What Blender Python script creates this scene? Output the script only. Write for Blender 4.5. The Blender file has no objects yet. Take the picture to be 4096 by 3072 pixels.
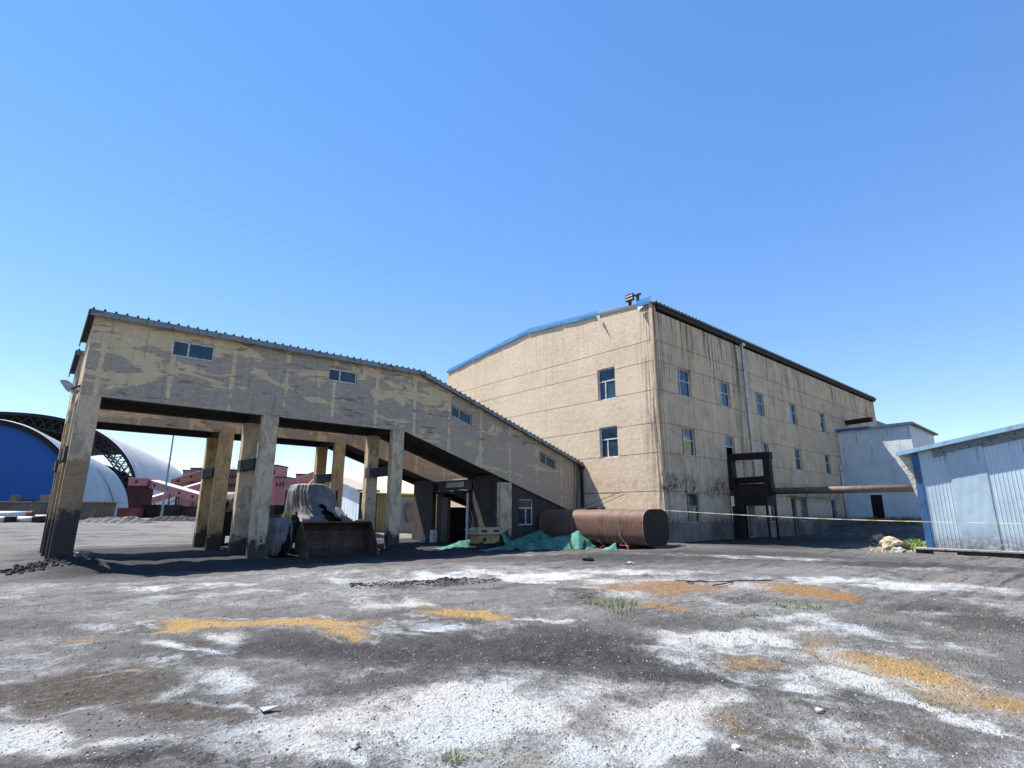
import bpy, bmesh, math, random
import numpy as np
from mathutils import Vector, Matrix, noise as mnoise
S = bpy.context.scene
C = S.collection
R = math.radians
random.seed(7)
# ------------------------------------------------------------------ camera
FPX, PITCH, ROLL, YAW, CAMZ = 2156.67, 0.235465, 0.002516, 0.847782, 1.6
F0 = np.array([math.cos(YAW), math.sin(YAW), 0.]); R0 = np.array([math.sin(YAW), -math.cos(YAW), 0.]); U0 = np.array([0., 0., 1.])
FW = F0*math.cos(PITCH)+U0*math.sin(PITCH); UW = U0*math.cos(PITCH)-F0*math.sin(PITCH)
RW = R0*math.cos(ROLL)+UW*math.sin(ROLL); UP = UW*math.cos(ROLL)-R0*math.sin(ROLL)
ORG = np.array([0., 0., CAMZ])
cd = bpy.data.cameras.new('camera'); cam = bpy.data.objects.new('camera', cd); C.objects.link(cam)
m = Matrix.Identity(4)
for i in range(3):
    m[i][0] = RW[i]; m[i][1] = UP[i]; m[i][2] = -FW[i]; m[i][3] = ORG[i]
cam.matrix_world = m
cd.sensor_width = 36; cd.lens = FPX/4096*36; cd.clip_end = 8000; cd.clip_start = .05
S.camera = cam
# ------------------------------------------------------------------ world, sun, exposure
SUNV = np.array([-.27, .50, 1.0]); SUNV /= np.linalg.norm(SUNV)
EL = math.asin(SUNV[2]); AZ = math.atan2(SUNV[0], SUNV[1])
w = bpy.data.worlds.new("World"); S.world = w; w.use_nodes = True
nt = w.node_tree; bg = nt.nodes['Background']; sky = nt.nodes.new('ShaderNodeTexSky')
sky.sky_type = 'NISHITA'; sky.sun_disc = False; sky.sun_elevation = EL; sky.sun_rotation = AZ
sky.altitude = 1500; sky.air_density = 1.0; sky.dust_density = .0; sky.ozone_density = 3.0
hs = nt.nodes.new('ShaderNodeHueSaturation'); hs.inputs['Saturation'].default_value = 1.3; hs.inputs['Hue'].default_value = .515; gm = nt.nodes.new('ShaderNodeGamma'); gm.inputs[1].default_value = .65
nt.links.new(sky.outputs[0], hs.inputs['Color']); nt.links.new(hs.outputs[0], gm.inputs[0]); nt.links.new(gm.outputs[0], bg.inputs[0]); bg.inputs[1].default_value = .15
sd = bpy.data.lights.new('sun', 'SUN'); so = bpy.data.objects.new('sun', sd); C.objects.link(so)
sd.energy = 4.1; sd.angle = R(.5); sd.color = (1, .94, .86)
so.rotation_euler = Vector(-SUNV).to_track_quat('-Z', 'Y').to_euler()
S.view_settings.view_transform = 'Standard'; S.view_settings.look = 'None'; S.view_settings.exposure = 1.5; S.view_settings.gamma = 1

# ------------------------------------------------------------------ photo geometry helpers (angles of the surveyed photograph)
def ray(x, y): return FW*FPX+RW*(x-2048)-UP*(y-1536)
def onZ(x, y, z=0.): d = ray(x, y); return ORG+d*((z-CAMZ)/d[2])
def onX(x, y, c): d = ray(x, y); return ORG+d*(c/d[0])
def onY(x, y, c): d = ray(x, y); return ORG+d*(c/d[1])
def onD(x, y, dep): d = ray(x, y); return ORG+d*(dep/(d@F0))

# ------------------------------------------------------------------ mesh helpers
class MB:
    def __init__(s): s.v = []; s.f = []
    def quad(s, a, b, c, d): n = len(s.v); s.v += [tuple(a), tuple(b), tuple(c), tuple(d)]; s.f.append((n, n+1, n+2, n+3)); return s
    def poly(s, pts): n = len(s.v); s.v += [tuple(p) for p in pts]; s.f.append(tuple(range(n, n+len(pts)))); return s
    def box(s, x0, x1, y0, y1, z0, z1):
        n = len(s.v)
        s.v += [(x0,y0,z0),(x1,y0,z0),(x1,y1,z0),(x0,y1,z0),(x0,y0,z1),(x1,y0,z1),(x1,y1,z1),(x0,y1,z1)]
        s.f += [(n,n+3,n+2,n+1),(n+4,n+5,n+6,n+7),(n,n+1,n+5,n+4),(n+1,n+2,n+6,n+5),(n+2,n+3,n+7,n+6),(n+3,n,n+4,n+7)]; return s
    def hexa(s, P):
        n = len(s.v); s.v += [tuple(p) for p in P]
        s.f += [(n,n+3,n+2,n+1),(n+4,n+5,n+6,n+7),(n,n+1,n+5,n+4),(n+1,n+2,n+6,n+5),(n+2,n+3,n+7,n+6),(n+3,n,n+4,n+7)]; return s
    def prism(s, pts, d):
        n = len(s.v); k = len(pts); d = np.array(d, float)
        s.v += [tuple(p) for p in pts]+[tuple(np.array(p, float)+d) for p in pts]
        s.f += [tuple(range(n, n+k))[::-1], tuple(range(n+k, n+2*k))]+[(n+i, n+(i+1) % k, n+k+(i+1) % k, n+k+i) for i in range(k)]; return s
    def beam(s, a, b, w, h, up=(0, 0, 1)):
        a = np.array(a, float); b = np.array(b, float); d = b-a; L = np.linalg.norm(d); d /= L
        u = np.array(up, float)
        if abs(d@u) > .95: u = np.array([1., 0, 0])
        r = np.cross(d, u); r /= np.linalg.norm(r); u = np.cross(r, d)
        P = []
        for p in (a, b):
            P += [p-r*w/2-u*h/2, p+r*w/2-u*h/2, p+r*w/2+u*h/2, p-r*w/2+u*h/2]
        return s.hexa(P)
    def tube(s, pts, r, k=8, cap=True):
        pts = [np.array(p, float) for p in pts]; n0 = len(s.v); rr = r if hasattr(r, '__len__') else [r]*len(pts)
        for i, p in enumerate(pts):
            d = pts[min(i+1, len(pts)-1)]-pts[max(i-1, 0)]; d /= (np.linalg.norm(d)+1e-9)
            u = np.array([0, 0, 1.]) if abs(d[2]) < .9 else np.array([1., 0, 0])
            a = np.cross(d, u); a /= np.linalg.norm(a); b = np.cross(a, d)
            for j in range(k):
                t = 2*math.pi*j/k; s.v.append(tuple(p+rr[i]*(a*math.cos(t)+b*math.sin(t))))
        for i in range(len(pts)-1):
            for j in range(k):
                s.f.append((n0+i*k+j, n0+i*k+(j+1) % k, n0+(i+1)*k+(j+1) % k, n0+(i+1)*k+j))
        if cap:
            s.f.append(tuple(n0+j for j in range(k))[::-1]); s.f.append(tuple(n0+(len(pts)-1)*k+j for j in range(k)))
        return s
    def grid(s, P):
        n0 = len(s.v); a = len(P); b = len(P[0])
        for row in P: s.v += [tuple(p) for p in row]
        for i in range(a-1):
            for j in range(b-1): s.f.append((n0+i*b+j, n0+i*b+j+1, n0+(i+1)*b+j+1, n0+(i+1)*b+j))
        return s
    def build(s, name, mat, parent=None, smooth=False, bevel=0):
        me = bpy.data.meshes.new(name); me.from_pydata(s.v, [], s.f); me.update()
        bm = bmesh.new(); bm.from_mesh(me)
        bmesh.ops.recalc_face_normals(bm, faces=bm.faces)
        if bevel: bmesh.ops.bevel(bm, geom=bm.edges[:], offset=bevel, segments=1, affect='EDGES')
        bm.to_mesh(me); bm.free()
        if smooth: me.polygons.foreach_set('use_smooth', [True]*len(me.polygons))
        if mat: me.materials.append(mat)
        o = bpy.data.objects.new(name, me); C.objects.link(o)
        if parent:
            o.parent = parent; l = Vector((0, 0, 0)); q = parent
            while q: l += q.location; q = q.parent
            o.location = -l
        return o
def tag(o, label, cat, group=None):
    o['label'] = label; o['category'] = cat
    if group: o['group'] = group
    return o
def thing(name, loc, label, cat, group=None):
    o = bpy.data.objects.new(name, None); C.objects.link(o); o.location = loc; o.empty_display_size = .2
    return tag(o, label, cat, group)
def struct(o, k='structure'): o['kind'] = k; return o

# ------------------------------------------------------------------ node helpers
class NM:
    def __init__(s, name, rough=.85, metal=0., spec=.3):
        s.m = bpy.data.materials.new(name); s.m.use_nodes = True; s.t = s.m.node_tree; s.b = s.t.nodes['Principled BSDF']
        s.b.inputs['Roughness'].default_value = rough; s.b.inputs['Metallic'].default_value = metal; s.b.inputs['Specular IOR Level'].default_value = spec
        s.p = s.t.nodes.new('ShaderNodeNewGeometry').outputs['Position']; s._x = None
    def put(s, i, v):
        if hasattr(v, 'is_linked') or hasattr(v, 'links'): s.t.links.new(v, i)
        elif isinstance(v, tuple) and len(v) == 3 and i.type == 'RGBA': i.default_value = (*v, 1)
        else: i.default_value = v
    def xyz(s):
        if not s._x:
            n = s.t.nodes.new('ShaderNodeSeparateXYZ'); s.t.links.new(s.p, n.inputs[0]); s._x = n.outputs
        return s._x
    def vec(s, x, y, z):
        n = s.t.nodes.new('ShaderNodeCombineXYZ')
        for i, v in enumerate((x, y, z)): s.put(n.inputs[i], v)
        return n.outputs[0]
    def sc(s, v, k, off=(0, 0, 0), rot=(0, 0, 0)):
        n = s.t.nodes.new('ShaderNodeMapping'); s.put(n.inputs[0], v); n.inputs['Scale'].default_value = k; n.inputs['Location'].default_value = off; n.inputs['Rotation'].default_value = rot
        return n.outputs[0]
    def noise(s, scale, detail=4, rough=.55, v=None, dist=0.):
        n = s.t.nodes.new('ShaderNodeTexNoise'); s.put(n.inputs['Vector'], s.p if v is None else v)
        n.inputs['Scale'].default_value = scale; n.inputs['Detail'].default_value = detail; n.inputs['Roughness'].default_value = rough; n.inputs['Distortion'].default_value = dist
        return n.outputs['Fac']
    def voro(s, scale, v=None, feat='F1'):
        n = s.t.nodes.new('ShaderNodeTexVoronoi'); n.feature = feat; s.put(n.inputs['Vector'], s.p if v is None else v); n.inputs['Scale'].default_value = scale
        return n.outputs['Distance']
    def ma(s, op, a, b=0., c=0., clamp=False):
        n = s.t.nodes.new('ShaderNodeMath'); n.operation = op; n.use_clamp = clamp
        s.put(n.inputs[0], a); s.put(n.inputs[1], b); s.put(n.inputs[2], c); return n.outputs[0]
    def mr(s, v, a, b, c=0., d=1., smooth=True):
        n = s.t.nodes.new('ShaderNodeMapRange'); n.interpolation_type = 'SMOOTHSTEP' if smooth else 'LINEAR'
        for i, x in enumerate((v, a, b, c, d)): s.put(n.inputs[i], x)
        return n.outputs[0]
    def mix(s, f, a, b, mode='MIX'):
        n = s.t.nodes.new('ShaderNodeMix'); n.data_type = 'RGBA'; n.blend_type = mode
        s.put(n.inputs[0], f); s.put(n.inputs[6], a); s.put(n.inputs[7], b); return n.outputs[2]
    def attr(s, name):
        n = s.t.nodes.new('ShaderNodeAttribute'); n.attribute_name = name
        q = s.t.nodes.new('ShaderNodeSeparateColor'); s.t.links.new(n.outputs['Color'], q.inputs[0]); return q.outputs
    def col(s, c): s.put(s.b.inputs['Base Color'], c); return s
    def bump(s, h, dist=.01, strength=1.):
        n = s.t.nodes.new('ShaderNodeBump'); n.inputs['Distance'].default_value = dist; n.inputs['Strength'].default_value = strength
        s.put(n.inputs['Height'], h); s.t.links.new(n.outputs[0], s.b.inputs['Normal']); return s
MATS = {}
def simple(name, col, rough=.8, metal=0., var=.25, scale=6., dirt=None, bump=.004, spec=.3, vscale=None):
    if name in MATS: return MATS[name]
    n = NM(name, rough, metal, spec); v = n.sc(n.p, vscale) if vscale else None
    a = n.noise(scale, 5, .6, v); b = n.noise(scale*7, 3, .6, v)
    k = n.mix(n.mr(a, .3, .7), tuple(c*(1-var) for c in col), tuple(min(1, c*(1+var)) for c in col))
    if dirt: k = n.mix(n.mr(n.ma('ADD', a, n.ma('MULTIPLY', b, .4)), .68, .82, 0, .8), k, dirt)
    n.col(k)
    if bump: n.bump(n.ma('ADD', a, n.ma('MULTIPLY', b, .3)), bump)
    MATS[name] = n.m; return n.m

# -- ground
def mat_ground():
    n = NM('ground_surface', .93, 0, .15); A = n.attr('StainA'); B = n.attr('StainShadeB')
    salt, org, brn = A[0], A[1], A[2]; drk, tan_, road = B[0], B[1], B[2]
    road_v = n.sc(n.p, (.11, 2.4, 1), rot=(0, 0, R(41.4)))
    g1 = n.noise(9, 5, .65); g2 = n.noise(46, 4, .7); g3 = n.noise(150, 2, .6); lo = n.noise(.5, 5, .6); st = n.noise(1.6, 6, .68, road_v, .4)
    vo = n.voro(33); g4 = n.noise(22, 5, .75)
    g0 = n.noise(2.3, 8, .68, None, .3)
    gr = n.ma('ADD', n.ma('MULTIPLY', n.ma('SUBTRACT', g0, .5), .9), n.ma('MULTIPLY', n.ma('SUBTRACT', g1, .5), .75))
    gr = n.ma('ADD', gr, n.ma('MULTIPLY', n.ma('SUBTRACT', g1, .5), 0.)) ; gr = n.ma('ADD', gr, 0.)
    gr = n.ma('ADD', n.ma('MULTIPLY', gr, 1.), n.ma('ADD', n.ma('MULTIPLY', n.ma('SUBTRACT', g2, .5), 1.1), n.ma('MULTIPLY', n.ma('SUBTRACT', g3, .5), .7)))
    base = n.mix(n.mr(lo, .35, .65), (.105, .100, .096), (.205, .197, .19))
    base = n.mix(n.ma('MULTIPLY', n.mr(st, .42, .62), road), base, (.24, .228, .212))
    base = n.mix(n.ma('MULTIPLY', n.mr(st, .46, .32), n.ma('MULTIPLY', road, .85)), base, (.022, .021, .022))
    base = n.mix(n.ma('MULTIPLY', drk, .85), base, n.mix(n.mr(g2, .4, .62), (.006, .006, .007), (.085, .082, .087)))
    def lay(base, mask, c, a=.36, b=.62, k=.95, gk=.75): return n.mix(n.ma('MULTIPLY', n.mr(n.ma('ADD', mask, n.ma('MULTIPLY', gr, gk)), a, b), k), base, c)
    base = lay(base, brn, n.mix(n.mr(g1, .3, .7), (.085, .066, .05), (.125, .102, .082)), .3, .75, .9)
    base = lay(base, tan_, (.36, .31, .24), .4, .75, .75)
    base = lay(base, org, n.mix(n.mr(n.xyz()[0], 9.5, 6.5), n.mix(n.mr(g2, .3, .7), (.29, .145, .042), (.40, .22, .075)), n.mix(n.mr(g2, .3, .7), (.46, .28, .095), (.58, .39, .16))), .12, .95, .92, .9)
    base = lay(base, salt, n.mix(n.mr(n.ma('ADD', salt, n.ma('MULTIPLY', gr, .6)), .30, 1.0), (.31, .31, .31), n.mix(n.mr(lo, .4, .6), (.58, .63, .66), (.62, .61, .58))), .10, 1.0, 1.0, 1.35)
    base = n.mix(n.mr(g4, .52, .62, 0, .42), base, (.04, .039, .043)); base = n.mix(n.mr(g2, .56, .66, 0, .6), base, (.03, .029, .033))
    base = n.mix(n.mr(g3, .60, .72, 0, .45), base, (.03, .03, .032))
    base = n.mix(n.mr(n.ma('ADD', g3, n.ma('MULTIPLY', g1, .4)), .80, .92, 0, .5), base, (.30, .30, .30))
    n.col(base)
    h = n.ma('ADD', n.ma('MULTIPLY', g1, 1.2), n.ma('ADD', n.ma('ADD', n.ma('MULTIPLY', g4, .8), n.ma('MULTIPLY', g2, .75)), n.ma('ADD', n.ma('MULTIPLY', n.ma('MULTIPLY', st, road), 1.5), n.ma('MULTIPLY', vo, -.25))))
    n.bump(h, .075, 1.); return n.m

# -- painted render (plaster) of the big building
def mat_plaster():
    n = NM('yellow_render', .9, 0, .2); x, y, z = n.xyz()
    a = n.noise(.35, 5, .6); b = n.noise(3.2, 6, .65); c = n.noise(17, 4, .6)
    col = n.mix(n.mr(a, .35, .68), (.61, .485, .34), (.53, .415, .29))
    col = n.mix(n.mr(b, .35, .7, 0, .55), col, (.62, .515, .39))
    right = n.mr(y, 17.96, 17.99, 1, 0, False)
    # dirty wash on the shaded right-hand face, warmed to paint in bounced light
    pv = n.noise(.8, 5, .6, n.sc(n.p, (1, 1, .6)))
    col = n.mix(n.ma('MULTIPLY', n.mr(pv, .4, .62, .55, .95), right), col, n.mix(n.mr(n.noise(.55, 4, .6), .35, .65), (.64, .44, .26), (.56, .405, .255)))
    # vertical run-off streaks
    sv = n.noise(1., 6, .72, n.sc(n.p, (5.5, 5.5, .22))); sv2 = n.noise(1., 5, .7, n.sc(n.p, (1.1, 1.1, .10), (3, 1, 4)))
    top = n.mr(z, 9.2, 14.3, 0., 1.)
    streak = n.ma('MULTIPLY', n.mr(sv, .50, .62), n.ma('MULTIPLY', n.ma('ADD', n.ma('MULTIPLY', top, 1.), .22), n.mr(sv2, .36, .56)))
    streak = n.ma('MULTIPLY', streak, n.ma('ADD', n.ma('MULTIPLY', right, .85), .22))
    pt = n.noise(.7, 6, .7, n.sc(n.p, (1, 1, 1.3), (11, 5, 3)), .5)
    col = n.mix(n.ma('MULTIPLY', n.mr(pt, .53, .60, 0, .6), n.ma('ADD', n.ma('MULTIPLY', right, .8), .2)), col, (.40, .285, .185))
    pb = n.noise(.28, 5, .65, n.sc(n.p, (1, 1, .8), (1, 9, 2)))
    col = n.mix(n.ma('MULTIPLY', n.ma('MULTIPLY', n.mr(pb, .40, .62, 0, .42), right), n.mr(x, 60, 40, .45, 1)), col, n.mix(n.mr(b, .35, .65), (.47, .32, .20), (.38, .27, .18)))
    col = n.mix(n.ma('MULTIPLY', n.mr(pt, .40, .35, 0, .6), right), col, (.60, .55, .46))
    cr = n.ma('ABSOLUTE', n.ma('SUBTRACT', n.noise(.9, 8, .7, n.sc(n.p, (1, 1, 1), (2, 8, 1)), .6), .5))
    col = n.mix(n.mr(cr, 0, .006, .45, 0), col, (.22, .18, .14))
    col = n.mix(streak, col, (.09, .066, .048))
    # heavy streak beside the corner and the drainpipe
    cor = n.ma('MAXIMUM', n.ma('MULTIPLY', n.mr(y, 18.0, 19.5, 1, 0), n.mr(y, 17.85, 18.05)), 0.)
    corx = n.ma('MULTIPLY', n.mr(x, 27.5, 29.2, .75, 0), right)
    dr = n.ma('MULTIPLY', n.mr(n.ma('ABSOLUTE', n.ma('SUBTRACT', x, 38.0)), .2, 1.5, .8, 0), right)
    cs = n.ma('MULTIPLY', n.ma('MAXIMUM', cor, n.ma('MAXIMUM', corx, dr)), n.mr(sv, .42, .60))
    wob = n.noise(.9, 4, .6, n.sc(n.p, (1, 1, .5), (9, 2, 5)))
    col = n.mix(n.ma('MULTIPLY', cs, n.mr(wob, .3, .5, .35, .95)), col, (.10, .082, .068))
    # thin isolated runs on the sunny face
    rl = n.noise(1., 3, .5, n.sc(n.p, (0, 1.25, .03), (0, 7, 0)))
    col = n.mix(n.ma('MULTIPLY', n.mr(rl, .655, .70, 0, .45), n.mr(sv, .4, .6)), col, (.20, .165, .13))
    # under every window of the right face
    for r in (8.9, 5.12, 1.04):
        for X in (30.6, 35.8, 41.3, 47.4, 54.0):
            pass
    und = n.ma('PINGPONG', n.ma('SUBTRACT', x, 30.6), 2.75)
    # grey washed plinth
    col = n.mix(n.ma('MULTIPLY', n.ma('MULTIPLY', n.mr(z, 1.9, 3.0, .7, 0), right), n.mr(b, .35, .6)), col, (.40, .36, .32))
    # black splash, peeling band and soot low down
    bs = n.noise(1.9, 7, .75, n.sc(n.p, (1, 1, .8))); bs2 = n.noise(6.5, 6, .75, n.sc(n.p, (1.6, 1.6, .5)))
    rx = n.mr(x, 50, 58, 1, .25)
    low = n.mr(n.ma('ADD', n.ma('ADD', n.ma('MULTIPLY', z, -.42), bs2), n.ma('MULTIPLY', bs, .5)), .02, .36)
    big = n.noise(.45, 4, .6, n.sc(n.p, (1, 1, .7), (7, 7, 7)))
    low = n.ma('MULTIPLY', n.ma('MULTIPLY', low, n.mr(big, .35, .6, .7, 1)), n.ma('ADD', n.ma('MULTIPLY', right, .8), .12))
    col = n.mix(n.ma('MULTIPLY', low, .93), col, (.035, .035, .042))
    band = n.mr(n.ma('ABSOLUTE', n.ma('SUBTRACT', z, 3.25)), .15, 1.0, 1, 0)
    bb = n.mr(n.ma('ADD', n.ma('MULTIPLY', bs2, .62), n.ma('MULTIPLY', bs, .5)), .53, .60)
    col = n.mix(n.ma('MULTIPLY', n.ma('MULTIPLY', band, n.ma('MULTIPLY', bb, n.mr(big, .36, .52, .25, 1))), n.ma('ADD', n.ma('MULTIPLY', n.ma('MULTIPLY', right, n.mr(x, 33, 39, 1, .6)), .7), .27)), col, (.055, .05, .05))
    sp = n.noise(9, 5, .8, n.sc(n.p, (1, 1, 1), (4, 4, 4)))
    col = n.mix(n.ma('MULTIPLY', n.mr(sp, .70, .74, 0, .7), right), col, (.15, .13, .11))
    n.col(col); n.bump(n.ma('ADD', n.ma('MULTIPLY', b, .8), n.ma('MULTIPLY', c, .35)), .035, 1.); return n.m

# -- patched wall of the galleries
def mat_gallery(name, k=1., greys=1.):
    n = NM(name, .92, 0, .15); x, y, z = n.xyz()
    v = n.sc(n.p, (.62, 1.1, 1.9)); a = n.noise(.62, 7, .66, v, .6); b = n.noise(7, 5, .65, v); c = n.noise(20, 4, .6)
    tanc = n.mix(n.mr(b, .3, .7), tuple(q*k for q in (.61, .47, .285)), tuple(q*k for q in (.53, .41, .25)))
    gry = n.mix(n.mr(b, .3, .7), tuple(q*k for q in (.31, .255, .195)), tuple(q*k for q in (.40, .33, .255)))
    # regular ribs that kept their paint
    rib = n.mr(n.ma('PINGPONG', n.ma('ADD', x, .9), 1.1), .04, .12, .16, 0)
    lowg = n.ma('ADD', n.mr(z, 5.6, 8.6, .05, -.03), n.mr(x, 1.5, 4.5, -.07, 0))
    f = n.mr(n.ma('ADD', n.ma('SUBTRACT', a, n.ma('MULTIPLY', rib, .8)), n.ma('MULTIPLY', lowg, greys)), .448, .468)
    up = n.mr(z, 5.4, 5.7)
    f = n.ma('MULTIPLY', f, n.ma('MAXIMUM', up, n.mr(x, 14, 15, 0, .9)))
    colm = n.mix(n.mr(c, .35, .65), (.56, .44, .295), (.46, .365, .25)) if greys > .5 else n.mix(n.mr(b, .35, .65), (.50, .37, .20), (.40, .295, .165))
    tanc = n.mix(n.mr(z, 5.5, 5.62), colm, tanc) if False else tanc
    col = n.mix(f, tanc, gry)
    colmask = n.ma('MULTIPLY', n.mr(z, 5.64, 5.68, 1, 0), n.ma('MAXIMUM', n.mr(x, 14.0, 14.05, 1, 0), n.ma('MULTIPLY', n.mr(x, 20.4, 20.44), n.ma('MULTIPLY', n.mr(x, 21.28, 21.3, 1, 0), n.mr(z, 3.3, 3.45, 1, 0)))))
    col = n.mix(colmask, col, colm)
    d = n.noise(1.5, 6, .7, n.sc(n.p, (.8, 1, 4.2), (2, 3, 1)), .25)
    col = n.mix(n.ma('MULTIPLY', n.ma('MULTIPLY', n.mr(d, .565, .60), n.mr(n.noise(.4, 4, .6, n.sc(n.p, (1, 1, 1.5), (5, 5, 5))), .46, .58)), n.ma('MULTIPLY', up, .85)), col, tuple(q*k for q in (.16, .125, .105)))
    ed = n.mr(n.ma('ABSOLUTE', n.ma('SUBTRACT', n.ma('ADD', n.ma('SUBTRACT', a, n.ma('MULTIPLY', rib, .8)), n.ma('MULTIPLY', lowg, greys)), .46)), 0, .012, .35, 0)
    col = n.mix(n.ma('MULTIPLY', ed, up), col, (.16, .135, .11))
    st = n.noise(1, 6, .7, n.sc(n.p, (8, 8, .4)))
    cs_ = n.noise(1.6, 6, .7, n.sc(n.p, (1.5, 1.5, .8), (3, 3, 3)), .5)
    col = n.mix(n.ma('MULTIPLY', colmask, n.mr(cs_, .46, .62, 0, .7)), col, (.22, .18, .13))
    col = n.mix(n.mr(st, .54, .70, 0, .5), col, (.17, .14, .11))
    ck = n.ma('ABSOLUTE', n.ma('SUBTRACT', n.noise(1.4, 8, .7, n.sc(n.p, (1, 1, 1), (8, 1, 4)), .6), .5))
    col = n.mix(n.mr(ck, 0, .007, .55, 0), col, (.10, .08, .065))
    # rough brown repair and black foot of the first column
    p1 = n.ma('MULTIPLY', n.mr(x, 1.65, 1.75, 1, 0), n.mr(n.ma('ADD', z, n.ma('MULTIPLY', c, .5)), 3.55, 3.65, 1, 0))
    col = n.mix(p1, col, n.mix(n.mr(b, .35, .65), (.23, .155, .09), (.30, .21, .125)))
    foot = n.ma('ADD', n.ma('ADD', n.ma('SUBTRACT', z, n.mr(x, 1.6, 2.4, .9, 0)), n.ma('MULTIPLY', b, -1.2)), n.ma('MULTIPLY', n.noise(1.1, 6, .7, n.sc(n.p, (1.4, 1.4, .7), (4, 2, 9)), .4), -2.6))
    col = n.mix(n.mr(foot, -1.5, -1.05, .92, 0), col, (.03, .029, .032))
    cd_ = n.ma('MULTIPLY', n.mr(n.ma('ABSOLUTE', n.ma('SUBTRACT', x, 26.9)), 0, .5, .9, 0), n.mr(st, .4, .55))
    col = n.mix(cd_, col, (.05, .045, .04))
    n.col(col); n.bump(n.ma('ADD', n.ma('MULTIPLY', b, .7), n.ma('ADD', n.ma('MULTIPLY', c, .3), n.ma('MULTIPLY', f, .35))), .03, .9); return n.m

def mat_glass(name, col=(.022, .05, .075), rough=.12):
    n = NM(name, rough, 0, .4); a = n.noise(2.5, 3, .5); b = n.noise(1.2, 4, .6)
    n.col(n.mix(n.mr(b, .35, .65), tuple(c*.75 for c in col), tuple(c*1.3 for c in col))); n.bump(a, .02, .25); return n.m

def mat_sheet(name, col, dark, foot=.9, z0=0., ridge=True, metal=0.):
    n = NM(name, .45, metal, .4); x, y, z = n.xyz()
    a = n.noise(.6, 5, .6); b = n.noise(6, 5, .65); st = n.noise(1, 6, .7, n.sc(n.p, (6, 6, .3)))
    k = n.mix(n.mr(a, .35, .65), tuple(q*.9 for q in col), tuple(q*1.07 for q in col))
    k = n.mix(n.mr(st, .58, .74, 0, .45), k, dark)
    k = n.mix(n.ma('MULTIPLY', n.mr(z, z0, z0+foot, 1, 0), n.mr(n.ma('ADD', b, n.ma('MULTIPLY', a, .6)), .5, .95)), k, tuple(q*.8 for q in dark))
    tp = n.ma('MULTIPLY', n.mr(z, z0+3.3, z0+5.2), n.mr(st, .56, .64))
    k = n.mix(n.ma('MULTIPLY', tp, .8), k, dark)
    n.col(k); n.bump(n.noise(1.3, 3, .5), .05, .35); return n.m

GROUND = mat_ground(); PLASTER = mat_plaster(); GAL = mat_gallery('patched_gallery_render'); GAL2 = mat_gallery('patched_gallery_render_yellow', 1.06, .35)
GLASS = mat_glass('window_glass'); GLASSB = mat_glass('dusty_window_glass', (.055, .075, .085), .35); GLASSC = mat_glass('teal_window_glass', (.015, .06, .08), .08); GLASSD = mat_glass('dark_window_glass', (.035, .04, .05))
PVC = simple('white_window_frame', (.62, .63, .63), .5, var=.12, dirt=(.25, .22, .2), bump=0)
PVCG = simple('greyed_window_frame', (.34, .37, .38), .5, var=.15, dirt=(.14, .13, .12), bump=0)
DARK = simple('sooty_dark', (.018, .016, .016), .9, var=.3)
ROOFE = simple('dark_roof_edge', (.055, .06, .058), .7, var=.35, scale=3)
FASC = simple('grey_fascia', (.20, .225, .225), .6, var=.2, scale=2.5, dirt=(.06, .06, .06))
BLUE = simple('blue_sheet_metal', (.045, .14, .29), .85, var=.1, scale=2, spec=.1)
BLUED = simple('deep_blue_paint', (.035, .115, .26), .42, var=.12, scale=2, dirt=(.05, .06, .09))
SOFF = simple('brown_soffit', (.045, .034, .028), .85, var=.3)
RUST = simple('rusty_brown_tank_paint', (.13, .076, .056), .66, var=.22, scale=1.4, dirt=(.075, .04, .028), bump=.002)
PIPEM = simple('rusty_pipe', (.14, .095, .075), .65, var=.22, scale=3, bump=.002)
SOOT = simple('black_sooty_steel', (.016, .012, .010), .75, var=.4, scale=3)
INFILL = simple('dark_grey_render', (.06, .050, .046), .92, var=.2, scale=1.5, dirt=(.03, .028, .028))
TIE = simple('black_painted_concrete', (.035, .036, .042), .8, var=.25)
STEEL = simple('dull_galvanised_steel', (.33, .35, .36), .45, .3, var=.15)
CONC = simple('weathered_concrete', (.29, .27, .245), .92, var=.22, scale=3, dirt=(.08, .075, .07), bump=.01)
WHITE = simple('dusty_white_paint', (.6, .6, .58), .7, var=.1, dirt=(.3, .27, .22))

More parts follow.
